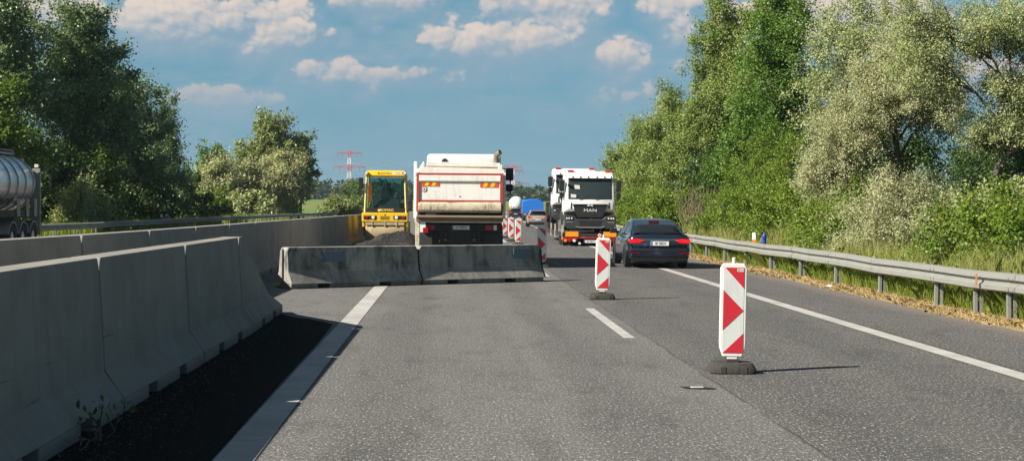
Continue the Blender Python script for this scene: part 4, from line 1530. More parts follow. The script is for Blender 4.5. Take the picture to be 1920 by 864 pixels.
def white_truck(label, loc, rz):
    """facing -y; its front is at y = 0"""
    t = thing('white_truck', label, 'truck', loc, rz, 'white trucks riding on the low loader')
    c = MB()
    for s in (-1, 1):
        c.box(s * .40 - .05, s * .40 + .05, .6, 6.4, .62, .90)
    c.box(-.5, .5, 5.9, 6.1, .6, .9)
    c.tube([(-.95, 1.42, .5), (.95, 1.42, .5)], .09, 8)
    c.tube([(-.95, 5.0, .5), (.95, 5.0, .5)], .11, 8)
    c.box(-.9, .9, 3.8, 5.8, .92, 1.0)
    c.box(-1.15, -.5, 2.5, 3.7, .45, 1.0)
    c.build('chassis', M_chassis, t, bevel=.01)
    k = MB().box(.5, 1.16, 2.4, 3.9, .42, 1.02)
    k.build('fuel_tank', M_grey, t, bevel=.08)
    k = MB()
    for x in (-.7, -.3, .2, .6):
        k.tube([(x, 2.32, 1.2), (x + .1, 2.6, 1.0), (x, 3.1, 1.4), (x - .1, 3.4, 1.0)], .03, 6)
    k.box(-1.1, 1.1, 2.35, 2.55, .9, 2.6)
    k.build('cab_back_gear', M_chassis, t)
    for s in (-1, 1):
        wheel(t, s * 1.05, 1.42, .5, .31, s)
        wheel(t, s * 1.08, 5.0, .5, .28, s)
        wheel(t, s * .76, 5.0, .5, .28, s)
        g = MB()
        g.loft([[(s * .95 - .28, 5.0 + .62 * math.cos(q), .52 + .6 * math.sin(q)), (s * .95 + .28, 5.0 + .62 * math.cos(q), .52 + .6 * math.sin(q)),
                 (s * .95 + .28, 5.0 + .58 * math.cos(q), .52 + .56 * math.sin(q)), (s * .95 - .28, 5.0 + .58 * math.cos(q), .52 + .56 * math.sin(q))]
                for q in [math.pi * k_ / 10 for k_ in range(11)]])
        g.build('mudguard', M_black, t)
    # cab shell
    prof = [(.10, 1.16), (.02, 1.28), (.03, 1.62), (.05, 1.75), (.18, 2.55), (.26, 2.70), (.42, 2.92), (.75, 3.02), (2.1, 3.02), (2.25, 2.92), (2.27, 1.0), (2.0, .92), (.9, 1.0), (.5, 1.16)]
    rings = []
    for x, sh, tz in ((-1.16, .14, .05), (-1.12, .05, .015), (-1.02, 0, 0), (1.02, 0, 0), (1.12, .05, .015), (1.16, .14, .05)):
        rings.append([(x * (1 - max(0, z - 1.7) * .035), y + (sh if y < 1 else -sh * .5), z - (tz if z > 2.6 else 0)) for y, z in prof])
    cb = MB()
    cb.loft(rings)
    cab = cb.build('cab', M_white, t, bevel=.02, smooth=35, loc=(0, 0, -.17))
    # windscreen: sits on the sloping front
    def front_y(z):
        return .05 + (z - 1.75) * .13 / .8
    w = MB()
    w.prism([(front_y(1.72) - .012, 1.72), (front_y(2.72) - .012, 2.72), (front_y(2.72) + .02, 2.72), (front_y(1.72) + .02, 1.72)], -1.0, 1.0, plane='yz')
    ws = w.build('windscreen', M_mancabglass, cab, bevel=.02)
    w = MB()
    w.box(-.98, .98, .11, .7, 1.60, 1.74)
    w.build('dashboard', M_darkgrey, cab)
    # the dark inside of the cab seen through the glass
    w = MB()
    w.box(-.98, .98, .14, .15, 1.74, 1.80)
    for x in (-.5, .5):
        w.box(x - .25, x + .25, .9, 1.1, 1.6, 2.4)
    w.build('seat', M_black, cab, bevel=.04)
    w = MB()
    w.prism([(-.88, 1.80), (-.64, 1.80), (-.64, 1.94), (-.88, 1.96)], .035, .045)
    w.prism([(-.70, 2.2), (-.46, 2.18), (-.48, 2.36), (-.72, 2.38)], .11, .12)
    w.build('paper_sheet', M_board, ws)
    v = MB()
    v.prism([(.06, 2.69), (.24, 2.81), (.30, 2.79), (.14, 2.67)], -1.05, 1.05, plane='yz')
    v.build('sun_visor', M_white, cab, bevel=.01)
    v = MB()
    for x in (-.8, -.45, -.1, .3, .65, .95):
        v.box(x - .012, x + .012, .06, .24, 2.70, 2.79)
    v.build('visor_bracket', M_black, cab)
    wp = MB()
    for x in (-.5, .25):
        wp.tube([(x, front_y(1.74) - .03, 1.72), (x + .45, front_y(1.9) - .03, 1.80)], .012, 6)
    wp.build('wiper', M_black, cab)
    for s in (-1, 1):
        w = MB()
        w.prism([(.42, 1.72), (1.35, 1.72), (1.35, 2.58), (.50, 2.58)], s * 1.135 - .012, s * 1.135 + .012, plane='yz')
        w.build('side_window', M_glass, cab)
        MB().prism([(s * .83, 1.30), (s * .90, 1.30), (s * .88, 1.58), (s * .85, 1.58)], .005, .04).build('air_slot', M_black, cab)
    # grille: trapezoid, widest at the top
    g = MB()
    g.prism([(-.56, .92), (.56, .92), (.66, 1.10), (.80, 1.54), (-.80, 1.54), (-.66, 1.10)], -.035, .06)
    gr_ = g.build('grille', M_black, t, bevel=.02, loc=(0, 0, -.20))
    g = MB()
    for z in (1.0, 1.07, 1.14):
        g.box(-.56, .56, -.046, -.03, z, z + .03)
    g.build('grille_bar', M_darkgrey, gr_)
    MB().prism([(-.74, 1.44), (.74, 1.44), (.78, 1.535), (-.78, 1.535)], -.05, -.03).build('grille_top_bar', M_gloss_black, gr_, bevel=.01)
    lettering('MAN', .19, (0, -.055, 1.25), M_plate, gr_, sx=1.45)
    e = MB()
    e.tube([(-.14, -.055, 1.46), (-.06, -.06, 1.48), (.02, -.06, 1.465), (.09, -.06, 1.48), (.15, -.055, 1.45)], [.012, .03, .018, .032, .01], 8)
    e.tube([(.10, -.06, 1.47), (.11, -.06, 1.42)], .014, 6)
    e.build('lion_emblem', M_plate, gr_)
    # bumper with lamps
    b = MB()
    b.prism([(-1.17, 1.06), (-.70, .98), (-.58, .86), (.58, .86), (.70, .98), (1.17, 1.06), (1.17, .58), (1.02, .40), (-1.02, .40), (-1.17, .58)], -.06, .30)
    bm_ = b.build('bumper', M_darkgrey, t, bevel=.04, seg=3, loc=(0, 0, -.20))
    MB().prism([(-.54, .80), (.54, .80), (.44, .55), (-.44, .55)], -.068, -.05).build('lower_grille', M_black, bm_)
    b = MB()
    b.tube([(-.66, -.07, .52), (-.50, -.075, .47), (.50, -.075, .47), (.66, -.07, .52)], .022, 8)
    b.build('bumper_bar', M_grey, bm_)
    for s in (-1, 1):
        h = MB().prism([(s * .74, .80), (s * 1.12, .84), (s * 1.14, .99), (s * .76, .92)], -.075, -.05)
        h = h.build('headlight', M_gloss_black, bm_, bevel=.01)
        for x in (.84, .96, 1.06):
            MB().lathe([(.001, -.085), (.038, -.085), (.045, -.07)], c=(s * x, 0, .89), axis='y', n=12).build('lens', M_whitelamp, h)
        MB().prism([(s * .80, .70), (s * 1.10, .70), (s * 1.12, .735), (s * .78, .735)], -.072, -.055).build('bumper_trim', M_grey, bm_)
        # mirrors on long arms
        a = MB()
        a.tube([(s * 1.10, .45, 2.62), (s * 1.28, .18, 2.60), (s * 1.30, .16, 1.75), (s * 1.12, .45, 1.68)], .02, 8)
        arm = a.build('mirror_arm', M_black, cab)
        MB().box(s * 1.29 - .12, s * 1.29 + .12, .10, .24, 2.08, 2.58).build('mirror', M_black, arm, bevel=.04)
        MB().box(s * 1.29 - .11, s * 1.29 + .11, .10, .24, 1.78, 2.03).build('wide_mirror', M_black, arm, bevel=.04)
        MB().box(s * .86 - .14, s * .86 + .14, .50, .62, 2.97, 3.06).build('roof_marker', M_red, cab, bevel=.02)
    MB().lathe([(.001, -.0), (.06, .0), (.08, .06), (.05, .10)], c=(-.96, 0.03, 2.36), axis='y', n=12).build('front_mirror', M_black, cab, smooth=40)
    for s in (-1, 1):
        MB().box(s * 1.06 - .1, s * 1.06 + .1, .5, .98, .35, .42).build('step', M_black, t, bevel=.01)
        MB().box(s * 1.08 - .08, s * 1.08 + .08, .5, .98, .68, .74).build('step', M_black, t, bevel=.01)
    return t


w1 = white_truck('white truck with a dark grille facing the camera at the rear of the low loader', (6.72, 68.95, .57), heading(70))
w2 = copy_tree(w1)
w2.location = (6.80, 77.5, .90)
w2['label'] = 'second white truck on the low loader, mostly hidden behind the first one'

# ---- tanker semi-trailer on the oncoming carriageway
def tanker():
    t = thing('tank_trailer', 'polished steel tank trailer on the oncoming carriageway at the left edge', 'trailer', (-15.85, 56.0, 0), 0)
    Lk = 11.0
    b = MB()
    rings = []
    for y, s in ((-.16, .55), (-.22, .8), (-.34, .93), (-.55, 1.0), (-Lk + .4, 1.0), (-Lk + .2, .9), (-Lk, .5)):
        rings.append([(1.22 * s * math.cos(q), y, 2.46 + 1.05 * s * math.sin(q)) for q in [2 * math.pi * k / 40 for k in range(40)]])
    b.loft(rings)
    tank = b.build('tank', M_tank, t, smooth=30)
    b = MB()
    for y in (-.75, -1.75, -2.75, -3.75, -5, -6.2, -7.4, -8.6, -9.8):
        b.loft([[(1.225 * k_ * math.cos(q), y + dy, 2.46 + 1.055 * k_ * math.sin(q)) for q in [2 * math.pi * k / 40 for k in range(40)]] for dy, k_ in ((-.03, 1.0), (-.02, 1.012), (.02, 1.012), (.03, 1.0))])
    b.build('tank_ring', paint('ring_steel', (.25, .25, .25), .4, .7), tank, smooth=40)
    w = MB()
    for s in (-.38, .38):
        w.box(s - .05, s + .05, -Lk + .6, -.5, 3.49, 3.56)
    w.tube([(.45, -.5, 3.52), (.45, -.8, 3.64), (.45, -Lk + 1, 3.64)], .022, 6)
    w.box(-.38, .38, -Lk + .6, -.5, 3.50, 3.515)
    w.build('catwalk', M_grey, tank)
    MB().lathe([(.07, 0), (.08, .05), (.06, .13), (.02, .15)], c=(.7, -.42, 3.22), axis='z', n=12).build('beacon', M_amber, tank, smooth=40)
    f = MB()
    for s in (-1, 1):
        f.box(s * .5 - .07, s * .5 + .07, -Lk, -.05, 1.05, 1.30)
        f.box(s * 1.0 - .22, s * 1.0 + .22, -6.2, -.4, 1.28, 1.52)
    f.build('frame', M_chassis, t, bevel=.01)
    p = MB()
    p.box(.98, 1.26, -.10, .02, 1.15, 3.02)
    p.prism([(.98, 1.15), (1.26, 1.15), (1.26, .62), (1.18, .62)], -.10, .02)
    pn = p.build('rear_panel', M_steel, t, bevel=.01)
    p = MB().box(-1.26, -.98, -.10, .02, .8, 3.02).build('rear_panel', M_steel, t, bevel=.01)
    MB().box(1.06, 1.2, -.12, .0, 3.05, 3.17).build('marker_lamp', M_whitelamp, pn, bevel=.01)
    b = MB()
    b.box(-1.2, 1.2, -.05, .06, .62, .76)
    b.build('underrun_bar', M_steel, t, bevel=.01)
    MB().box(1.0, 1.2, .05, .45, .95, 1.0).build('rear_bracket', M_grey, t)
    for y in (-.78, -2.1, -3.42):
        for s in (-1, 1):
            wheel(t, s * 1.04, y, .52, .36, s)
            g = MB()
            g.loft([[(s * 1.04 - .2, y + .62 * math.cos(q), .52 + .62 * math.sin(q)), (s * 1.04 + .2, y + .62 * math.cos(q), .52 + .62 * math.sin(q)),
                     (s * 1.04 + .2, y + .58 * math.cos(q), .52 + .58 * math.sin(q)), (s * 1.04 - .2, y + .58 * math.cos(q), .52 + .58 * math.sin(q))]
                    for q in [math.pi * (.1 + .8 * k / 10) for k in range(11)]])
            g.build('mudguard', M_grey, t)
    for y in (-.42, -1.44, -2.6):
        MB().box(1.235, 1.255, y - .44, y - .04, 1.30, 1.92).build('side_board', M_steel, t, bevel=.006)
    for y in (-.20, -2.4, -6.0):
        MB().box(1.2, 1.21, y - .9, y - .1, 1.0, 1.3).build('side_skirt', M_chassis, t)
    return t


tanker()


# ---- far traffic
def silo_trailer():
    t = thing('silo_trailer', 'white round silo trailer far ahead in the queue, left of the blue lorry', 'trailer', (12.35, 254, 0), heading(254))
    b = MB()
    rings = []
    for y, s in ((0, .35), (.15, .62), (.5, .86), (1.1, 1.0), (6, 1.0), (8, .9), (9, .5)):
        rings.append([(1.26 * s * math.cos(q), y, 2.15 + 1.28 * s * math.sin(q)) for q in [2 * math.pi * k / 28 for k in range(28)]])
    b.loft(rings)
    b.build('tank', M_white, t, smooth=40)
    f = MB()
    f.box(-1.2, 1.2, .1, 8.5, .75, 1.0)
    f.box(-1.25, 1.25, 0, .12, .5, .75)
    f.build('frame', M_chassis, t)
    for s in (-1, 1):
        for y in (1.2, 2.5):
            wheel(t, s * 1.05, y, .5, .35, s)
        MB().box(s * .9 - .2, s * .9 + .2, -.03, .02, .78, .95).build('tail_light', M_redlamp, t)
    MB().box(-.95, -.75, -.06, .0, .9, 1.9).build('amber_board', M_orange, t)
    return t


silo_trailer()


def blue_lorry():
    t = thing('blue_lorry', 'low lorry under a bright blue tarpaulin behind the beige hatchback', 'lorry', (10.75, 180, 0), heading(180))
    b = MB()
    prof = [(-1.25, .95), (-1.25, 2.2), (-1.1, 2.46), (-.55, 2.62), (.1, 2.66), (.7, 2.58), (1.15, 2.40), (1.25, 2.15), (1.25, .95)]
    b.loft([[(x, y, z - (.12 if y in (0, 6.2) and z > 2.3 else 0)) for x, z in prof] for y in (0, .2, 3, 6, 6.2)])
    b.build('tarpaulin', M_bluecloth, t, smooth=50)
    f = MB()
    f.box(-1.2, 1.2, .05, 8, .7, .95)
    f.box(-1.22, 1.22, -.02, .1, .5, .68)
    f.build('frame', M_chassis, t)
    c = MB().box(-1.2, 1.2, 6.5, 8.3, .7, 2.6)
    c.build('cab', M_bluecloth, t, bevel=.1)
    for s in (-1, 1):
        for y in (1.4, 2.6, 7.2):
            wheel(t, s * 1.05, y, .5, .34, s)
        MB().box(s * .85 - .22, s * .85 + .22, -.04, .04, .74, .9).build('tail_light', M_redlamp, t)
    return t


blue_lorry()


# ---- pylons
def haze_paint(name, col):
    return paint(name, col, .6, dirt=.1)


M_pyl_r, M_pyl_w = haze_paint('pylon_red', (.55, .06, .06)), haze_paint('pylon_white', (.75, .75, .75))


def pylon(label, x, y, H, arms, rz=0, mats=None, r=.28):
    t = thing('pylon', label, 'pylon', (x, y, 0), rz, 'electricity pylons on the horizon')
    mats = mats or [M_pyl_r, M_pyl_w]

    def hw(z):
        q = z / H
        return 6.5 * (1 - q / .55) + 1.9 * (q / .55) if q < .55 else 1.9 - .6 * (q - .55) / .45

    m = MB()
    n = 16
    zs = [H * i / n for i in range(n + 1)]
    for i in range(n):
        z0, z1 = zs[i], zs[i + 1]
        k = 0 if (i // 2) % 2 == (n // 2 - 1) % 2 else 1
        a, b = hw(z0), hw(z1)
        for sx, sy in ((-1, -1), (1, -1), (1, 1), (-1, 1)):
            m.tube([(sx * a, sy * a, z0), (sx * b, sy * b, z1)], r, 4, k, caps=False)
        for (p, q) in (((-1, -1), (1, -1)), ((1, -1), (1, 1)), ((1, 1), (-1, 1)), ((-1, 1), (-1, -1))):
            m.tube([(p[0] * a, p[1] * a, z0), (q[0] * b, q[1] * b, z1)], r * .6, 4, k, caps=False)
            m.tube([(q[0] * a, q[1] * a, z0), (p[0] * b, p[1] * b, z1)], r * .6, 4, k, caps=False)
            m.tube([(p[0] * b, p[1] * b, z1), (q[0] * b, q[1] * b, z1)], r * .5, 4, k, caps=False)
    m.build('mast', mats, t)
    for z, half, up_ in arms:
        m = MB()
        for s in (-1, 1):
            b = hw(z)
            for sy in (-1, 1):
                m.tube([(0, sy * b, z), (s * half, 0, z + up_)], r * .8, 4, 0, caps=False)
                m.tube([(s * b, sy * b, z + 2.6), (s * half, 0, z + up_ + .3)], r * .7, 4, 0, caps=False)
            for k in range(6):
                q0, q1 = k / 6, (k + 1) / 6
                x0, x1 = s * (b + (half - b) * q0), s * (b + (half - b) * q1)
                m.tube([(x0, 0, z + up_ * q0), (x1, 0, z + 2.6 + (up_ - 2.3) * q1)], r * .55, 4, 0, caps=False)
                m.tube([(x0, 0, z + 2.6 + (up_ - 2.3) * q0), (x1, 0, z + up_ * q1)], r * .55, 4, 0, caps=False)
        a = m.build('cross_arm', mats, t)
        m = MB()
        for s in (-1, 1):
            for q in (.62, .98):
                m.tube([(s * half * q, 0, z + up_ * q), (s * half * q, 0, z + up_ * q - 4.6)], .16, 4)
        m.build('insulator', M_chassis, a)
    return t


pylon('nearest red and white pylon, left of the yellow road roller', -99.5, 1630, 59, ((55.5, 13, 1.5), (41, 17, 1.0)), R(0))
pylon('red and white pylon partly hidden behind the dump truck mirrors', 88, 1900, 54, ((49, 11, 2.5), (44.5, 13, 1.0), (30.5, 20, -1.0)), R(0))
M_pyl_g = haze_paint('pylon_grey', (.28, .30, .32))
pylon('small grey pylon far off above the blue lorry', 205, 3600, 42, ((36, 9, 0), (30, 12, 0)), 0, [M_pyl_g, M_pyl_g], r=.3)
wl = MB()


def span(a, b, sag, r=.09):
    pts = []
    for k in range(25):
        q = k / 24
        p = Vector(a) * (1 - q) + Vector(b) * q
        p.z -= sag * 4 * q * (1 - q)
        pts.append(p)
    wl.tube(pts, r, 4, caps=False)


for s in (-1, 1):
    span((-99.5 + s * 12.7, 1630, 52), (88 + s * 10.8, 1900, 47), 9)
    span((-99.5 + s * 10.5, 1630, 37.5), (88 + s * 19.6, 1900, 25.5), 8)
    span((-99.5 + s * 12.7, 1630, 52), (-420 + s * 13, 1400, 52), 10)
    span((-99.5 + s * 16.7, 1630, 37.5), (-420 + s * 17, 1400, 37), 10)
    span((88 + s * 19.6, 1900, 25.5), (330 + s * 19, 2150, 30), 9)
    span((88 + s * 10.8, 1900, 47), (330 + s * 12, 2150, 48), 9)
tag(wl.build('power_line', M_pyl_g), 'thin power lines strung between the red and white pylons', 'power line')
# ------------------------------------------------------------------ vegetation
def leaf_mesh(name, pts, outw, L, wr, mat, parent=None, seed=0, droop=.25, spread=.9, kind=None, loc=None):
    rng = np.random.default_rng(seed)
    n = len(pts)
    d = outw * .55 + rng.normal(0, spread, (n, 3))
    d[:, 2] -= droop
    d /= np.linalg.norm(d, axis=1, keepdims=True) + 1e-6
    up_ = np.tile(np.array([[0, 0, 1.0]]), (n, 1)) + rng.normal(0, .45, (n, 3)) + outw * .45
    s = np.cross(d, up_)
    s /= np.linalg.norm(s, axis=1, keepdims=True) + 1e-6
    nn = np.cross(s, d)
    ln = (L * rng.uniform(.6, 1.3, n))[:, None]
    v = np.empty((n, 4, 3))
    v[:, 0] = pts
    mid = pts + d * ln * .48 - nn * ln * .08
    v[:, 1] = mid + s * ln * wr
    v[:, 2] = pts + d * ln
    v[:, 3] = mid - s * ln * wr
    me = bpy.data.meshes.new(name)
    me.vertices.add(n * 4)
    me.vertices.foreach_set('co', v.astype(np.float32).ravel())
    me.loops.add(n * 4)
    me.loops.foreach_set('vertex_index', np.arange(n * 4, dtype=np.int32))
    me.polygons.add(n)
    me.polygons.foreach_set('loop_start', np.arange(0, n * 4, 4, dtype=np.int32))
    me.update(calc_edges=True)
    me.materials.append(mat)
    o = bpy.data.objects.new(name, me)
    COL.objects.link(o)
    if parent is not None:
        o.parent = parent
    if loc is not None:
        o.location = loc
    return o


def crown_points(lobes, n_leaf, per=70, clump=.34, seed=0, shell=.62, zmin=.15, up_bias=.15):
    """clumps of leaves spread through ellipsoid lobes, most of them near the lobes' skin"""
    rng = np.random.default_rng(seed)
    vol = np.array([(l[3] * l[4] + l[4] * l[5] + l[3] * l[5]) * (l[6] if len(l) > 6 else 1) for l in lobes])
    share = vol / vol.sum()
    P, O, C = [], [], []
    for l, sh in zip(lobes, share):
        nc = max(3, int(n_leaf * sh / per))
        dirs = rng.normal(0, 1, (nc, 3))
        dirs[:, 2] += up_bias
        dirs /= np.linalg.norm(dirs, axis=1, keepdims=True)
        ph = rng.uniform(0, 6.28, 6)
        bul = 1 + .20 * np.sin(dirs[:, 0] * 3.1 + ph[0]) * np.sin(dirs[:, 1] * 3.7 + ph[1]) + .16 * np.sin(dirs[:, 2] * 5.3 + ph[2] + dirs[:, 0] * 4)
        u = rng.uniform(0, 1, nc)
        rad = np.where(u < shell, rng.uniform(.78, 1.08, nc), rng.uniform(.15, .85, nc)) * bul
        c = np.array(l[:3]) + dirs * rad[:, None] * np.array(l[3:6])
        C.append(c)
        m = rng.poisson(per * rng.uniform(.45, 1.5, nc))
        idx = np.repeat(np.arange(nc), m)
        sz = (clump * rng.uniform(.6, 1.45, nc))[idx][:, None]
        ax = dirs[idx] + np.array([0, 0, .35])
        off = rng.normal(0, .55, (len(idx), 3)) * sz + ax * rng.normal(0, .55, (len(idx), 1)) * sz
        P.append(c[idx] + off)
        O.append(dirs[idx] * .7 + off / (sz + 1e-6) * .5)
    P, O, C = np.concatenate(P), np.concatenate(O), np.concatenate(C)
    k = P[:, 2] > zmin
    return P[k], O[k], C


def limbs(lobes, C, H, r0, seed, lean=(0, 0), twig=.35, base=(0, 0)):
    rng = random.Random(seed)
    m = MB()
    top = Vector((base[0] + lean[0], base[1] + lean[1], H * .82))
    pts = []
    n = 7
    for i in range(n + 1):
        q = i / n
        p = Vector((base[0], base[1], -.1)).lerp(top, q)
        p += Vector((rng.uniform(-1, 1), rng.uniform(-1, 1), 0)) * .035 * H * q * (1 - q * .4)
        pts.append(p)
    m.tube(pts, [r0 * (1.25 if i == 0 else 1) * (1 - .82 * i / n) + .012 for i in range(n + 1)], 9)
    for l in lobes:
        c = Vector(l[:3])
        q = min(.85, max(.12, (c.z - .35 * l[5]) / (H * .82) * .72))
        a = pts[int(q * n)].lerp(pts[min(n, int(q * n) + 1)], q * n - int(q * n))
        md = a.lerp(c, .5) + Vector((rng.uniform(-1, 1), rng.uniform(-1, 1), rng.uniform(0, 1))) * .10 * (c - a).length
        r1 = r0 * .5 * (1 - q * .6)
        m.tube([a, md, c, c + (c - md) * .5], [r1, r1 * .7, r1 * .4, .012], 6)
        lc = [Vector(p) for p in C if (Vector(p) - c).length < 1.25 * max(l[3:6])]
        rng.shuffle(lc)
        for p in lc[:int(min(60, len(lc)) * twig)]:
            s = md.lerp(c, rng.random())
            mm = s.lerp(p, .55) + Vector((rng.uniform(-1, 1), rng.uniform(-1, 1), rng.uniform(-.3, 1))) * .08 * (p - s).length
            m.tube([s, mm, p], [r1 * .32 + .006, r1 * .2 + .005, .006], 4, caps=False)
    return m


G_pop = leaf_mat('poplar_leaves', (0.175, 0.255, 0.052), (0.255, 0.320, 0.080), (0.45, 0.48, 0.22), trans=.3)
G_green = leaf_mat('bright_leaves', (0.085, 0.185, 0.026), (0.135, 0.235, 0.036), (0.24, 0.32, 0.08), trans=.3)
G_vine = leaf_mat('vine_leaves', (0.105, 0.205, 0.020), (0.185, 0.255, 0.028), (0.30, 0.34, 0.07), trans=.32)
G_pale = leaf_mat('pale_oleaster_leaves', (0.34, 0.365, 0.195), (0.46, 0.46, 0.275), (0.56, 0.55, 0.36), trans=.25, rough=.6)
G_pale2 = leaf_mat('grey_green_leaves', (0.28, 0.34, 0.145), (0.38, 0.42, 0.20), (0.54, 0.54, 0.30), trans=.25, rough=.6)
G_dark = leaf_mat('dark_silver_poplar_leaves', (0.105, 0.180, 0.066), (0.165, 0.245, 0.105), (0.46, 0.52, 0.34), trans=.25, rough=.35)
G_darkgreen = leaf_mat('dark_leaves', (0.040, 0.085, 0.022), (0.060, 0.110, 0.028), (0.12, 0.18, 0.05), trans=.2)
G_maple = leaf_mat('maple_leaves', (0.090, 0.165, 0.024), (0.145, 0.210, 0.030), (0.23, 0.28, 0.06), trans=.3)
G_willow = leaf_mat('willow_leaves', (0.35, 0.38, 0.18), (0.45, 0.45, 0.24), (0.60, 0.57, 0.34), trans=.25, rough=.6)
G_olive = leaf_mat('olive_leaves', (0.19, 0.24, 0.075), (0.25, 0.29, 0.10), (0.40, 0.42, 0.20), trans=.28)


def tree(name, label, x, y, H, lobes, n, L, wr, mat, seed, r0=.14, bark=None, per=125, clump=.32, lean=(0, 0), group=None, cat='tree',
         droop=.25, twig=.35, shell=.62, base=(0, 0), spread=.9):
    t = thing(name, label, cat, (x, y, 0), 0, group)
    P, O, C = crown_points(lobes, n, per, clump, seed, shell)
    limbs(lobes, C, H, r0, seed, lean, twig, base).build('trunk' if cat == 'tree' else 'stem', bark or M_bark, t, smooth=60)
    leaf_mesh('crown' if cat == 'tree' else 'foliage', P, O, L, wr, mat, t, seed + 1, droop, spread)
    return t


def rlobes(seed, H, r, z0, k, shape='oval', ry=None):
    """k lobes filling a crown from z0 to H whose half-width follows the shape"""
    rng = random.Random(seed)
    out = []
    ry = ry or r
    for i in range(k):
        q = (i + .5) / k
        z = z0 + (H - z0) * (q ** .9) * .93
        if shape == 'oval':
            w = math.sin(math.pi * (.16 + .76 * q)) ** .8
        elif shape == 'poplar':
            w = min(1, .55 + q * 1.2) * (1 - max(0, q - .55) * 1.35)
        elif shape == 'cone':
            w = 1.08 - q * .9
        else:
            w = math.sqrt(max(.05, 1 - q * q * .85))
        a = i * 2.4 + rng.uniform(-.5, .5)
        rr = .50 * w
        lr = (.62 * w + .08) * rng.uniform(.85, 1.15)
        out.append((math.cos(a) * r * rr, math.sin(a) * ry * rr, z, r * lr, ry * lr, max(.5, (H - z0) / k * 1.15 * rng.uniform(.85, 1.2))))
    return out


GR = 'trees along the right verge'
GS = 'shrubs along the right verge'
Q = 1.0


def N(n):
    return int(n * Q)


# --- right side, far to near
tree('poplar_tree', 'farthest and lowest green tree of the right-hand row, just past the low loader cab', 17.9, 150, 8.4, rlobes(11, 8.2, 2.3, .6, 9), N(26000), .19, .32, G_pop, 11, group=GR, clump=.42)
tree('poplar_tree', 'small leafy tree with narrow top beside the low loader mirror, second of the right-hand row', 18.0, 136, 9.9, rlobes(12, 9.7, 2.2, .6, 10), N(28000), .19, .32, G_pop, 12, group=GR, clump=.42)
tree('poplar_tree', 'broad round-topped green tree above the dark car, lower than the poplars behind', 18.4, 122, 11.9, rlobes(13, 11.6, 2.9, .6, 13), N(58000), .165, .32, G_pop, 13, group=GR, clump=.40, r0=.18)
tree('poplar_tree', 'dense mid-height green tree right above the dark car roof', 17.2, 104, 9.6, rlobes(14, 9.3, 2.5, .5, 11), N(50000), .15, .32, G_pop, 14, group=GR, clump=.38)
tree('tall_poplar', 'tallest loose poplar whose pale trunk shows, left edge of the tall right-hand trees', 19.6, 106, 17.8, rlobes(15, 17.4, 2.5, 2.5, 16, 'poplar'), N(66000), .165, .32, G_pop, 15, group=GR, clump=.42, r0=.24, bark=M_bark_pale, lean=(-.9, 0))
tree('tall_poplar', 'thin gappy poplar top between the pale-trunked poplar and the bright green tree', 21.4, 102, 17.0, rlobes(16, 16.8, 2.0, 5, 12, 'poplar'), N(30000), .165, .32, G_pop, 16, group=GR, clump=.40, r0=.2, bark=M_bark_pale)
tree('green_tree', 'tall bright green tree behind the left edge of the pale oleaster', 19.9, 88, 15.6, rlobes(17, 15.3, 2.7, 1.5, 15), N(70000), .15, .36, G_green, 17, group=GR, clump=.40, r0=.22)
tree('green_tree', 'leafy green tree below the pale poplar trunk, between the dark car and the oleaster', 16.9, 82, 7.8, rlobes(18, 7.5, 2.2, .4, 10), N(44000), .135, .36, G_green, 18, group=GR, clump=.36)
tree('poplar_tree', 'thin treetop against the sky behind the crown of the pale oleaster', 21.0, 78, 13.0, rlobes(19, 12.8, 2.9, 5, 11), N(42000), .115, .34, G_pale2, 19, group=GR, clump=.36, shell=.8)
# pale oleaster: an arching crown that comes down to the ground on its left side
ole = [(-2.4, -.3, 1.6, .9, 1.0, 1.2), (-2.5, .1, 2.9, 1.05, 1.1, 1.0), (-2.1, -.2, 4.0, 1.15, 1.2, .95), (-1.2, 0, 5.0, 1.3, 1.3, 1.0), (-.2, -.2, 5.7, 1.3, 1.3, .9),
       (.6, .2, 6.5, 1.2, 1.2, .9), (-.6, .4, 6.6, 1.0, 1.1, .9), (.2, .2, 7.6, .9, 1.0, .75), (1.4, -.1, 5.2, 1.2, 1.1, .8), (1.6, .3, 6.1, 1.0, 1.0, .7)]
tree('oleaster_tree', 'large pale silver oleaster tree arching down to the ground beside the roadside posts', 16.3, 54, 7.9, ole, N(190000), .075, .26, G_pale, 20, group=GR, r0=.2, clump=.24, per=170, droop=.1)
ole2 = [(.9, 0, 5.6, .9, .9, .55), (2.2, .1, 5.5, .8, .9, .6), (.3, .2, 4.2, 1.0, 1.0, .6), (1.5, -.2, 4.4, .9, .9, .6), (3.0, .3, 5.6, 1.0, 1.1, .9), (-1.6, 0, 6.2, 1.2, 1.2, .9), (-.3, .2, 7.4, 1.3, 1.3, .8), (1.0, 0, 7.6, 1.3, 1.3, .9), (2.2, .2, 6.4, 1.2, 1.2, .9), (2.5, -.2, 4.8, 1.1, 1.1, .8),
        (3.2, 0, 3.5, .9, 1.0, .7), (3.3, .2, 7.6, 1.0, 1.0, .9), (-2.0, .3, 7.9, 1.0, 1.0, .8)]
tree('oleaster_tree', 'airy pale oleaster at the right picture edge, sky showing through, with a leaning dark trunk', 16.9, 47.5, 8.6, ole2, N(125000), .075, .26, G_pale2, 21, group=GR, r0=.17, clump=.25, per=150, droop=.1, lean=(2.6, .2), shell=.78, base=(-.5, 0), twig=.6)
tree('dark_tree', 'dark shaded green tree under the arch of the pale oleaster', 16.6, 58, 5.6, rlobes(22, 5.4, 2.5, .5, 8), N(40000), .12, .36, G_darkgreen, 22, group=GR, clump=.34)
tree('dark_tree', 'blue-green sparse bush tree under the leaning trunk at the right picture edge', 19.6, 52, 5.6, rlobes(23, 5.5, 2.6, .5, 9), N(42000), .115, .34, G_darkgreen, 23, group=GR, clump=.34, shell=.8)
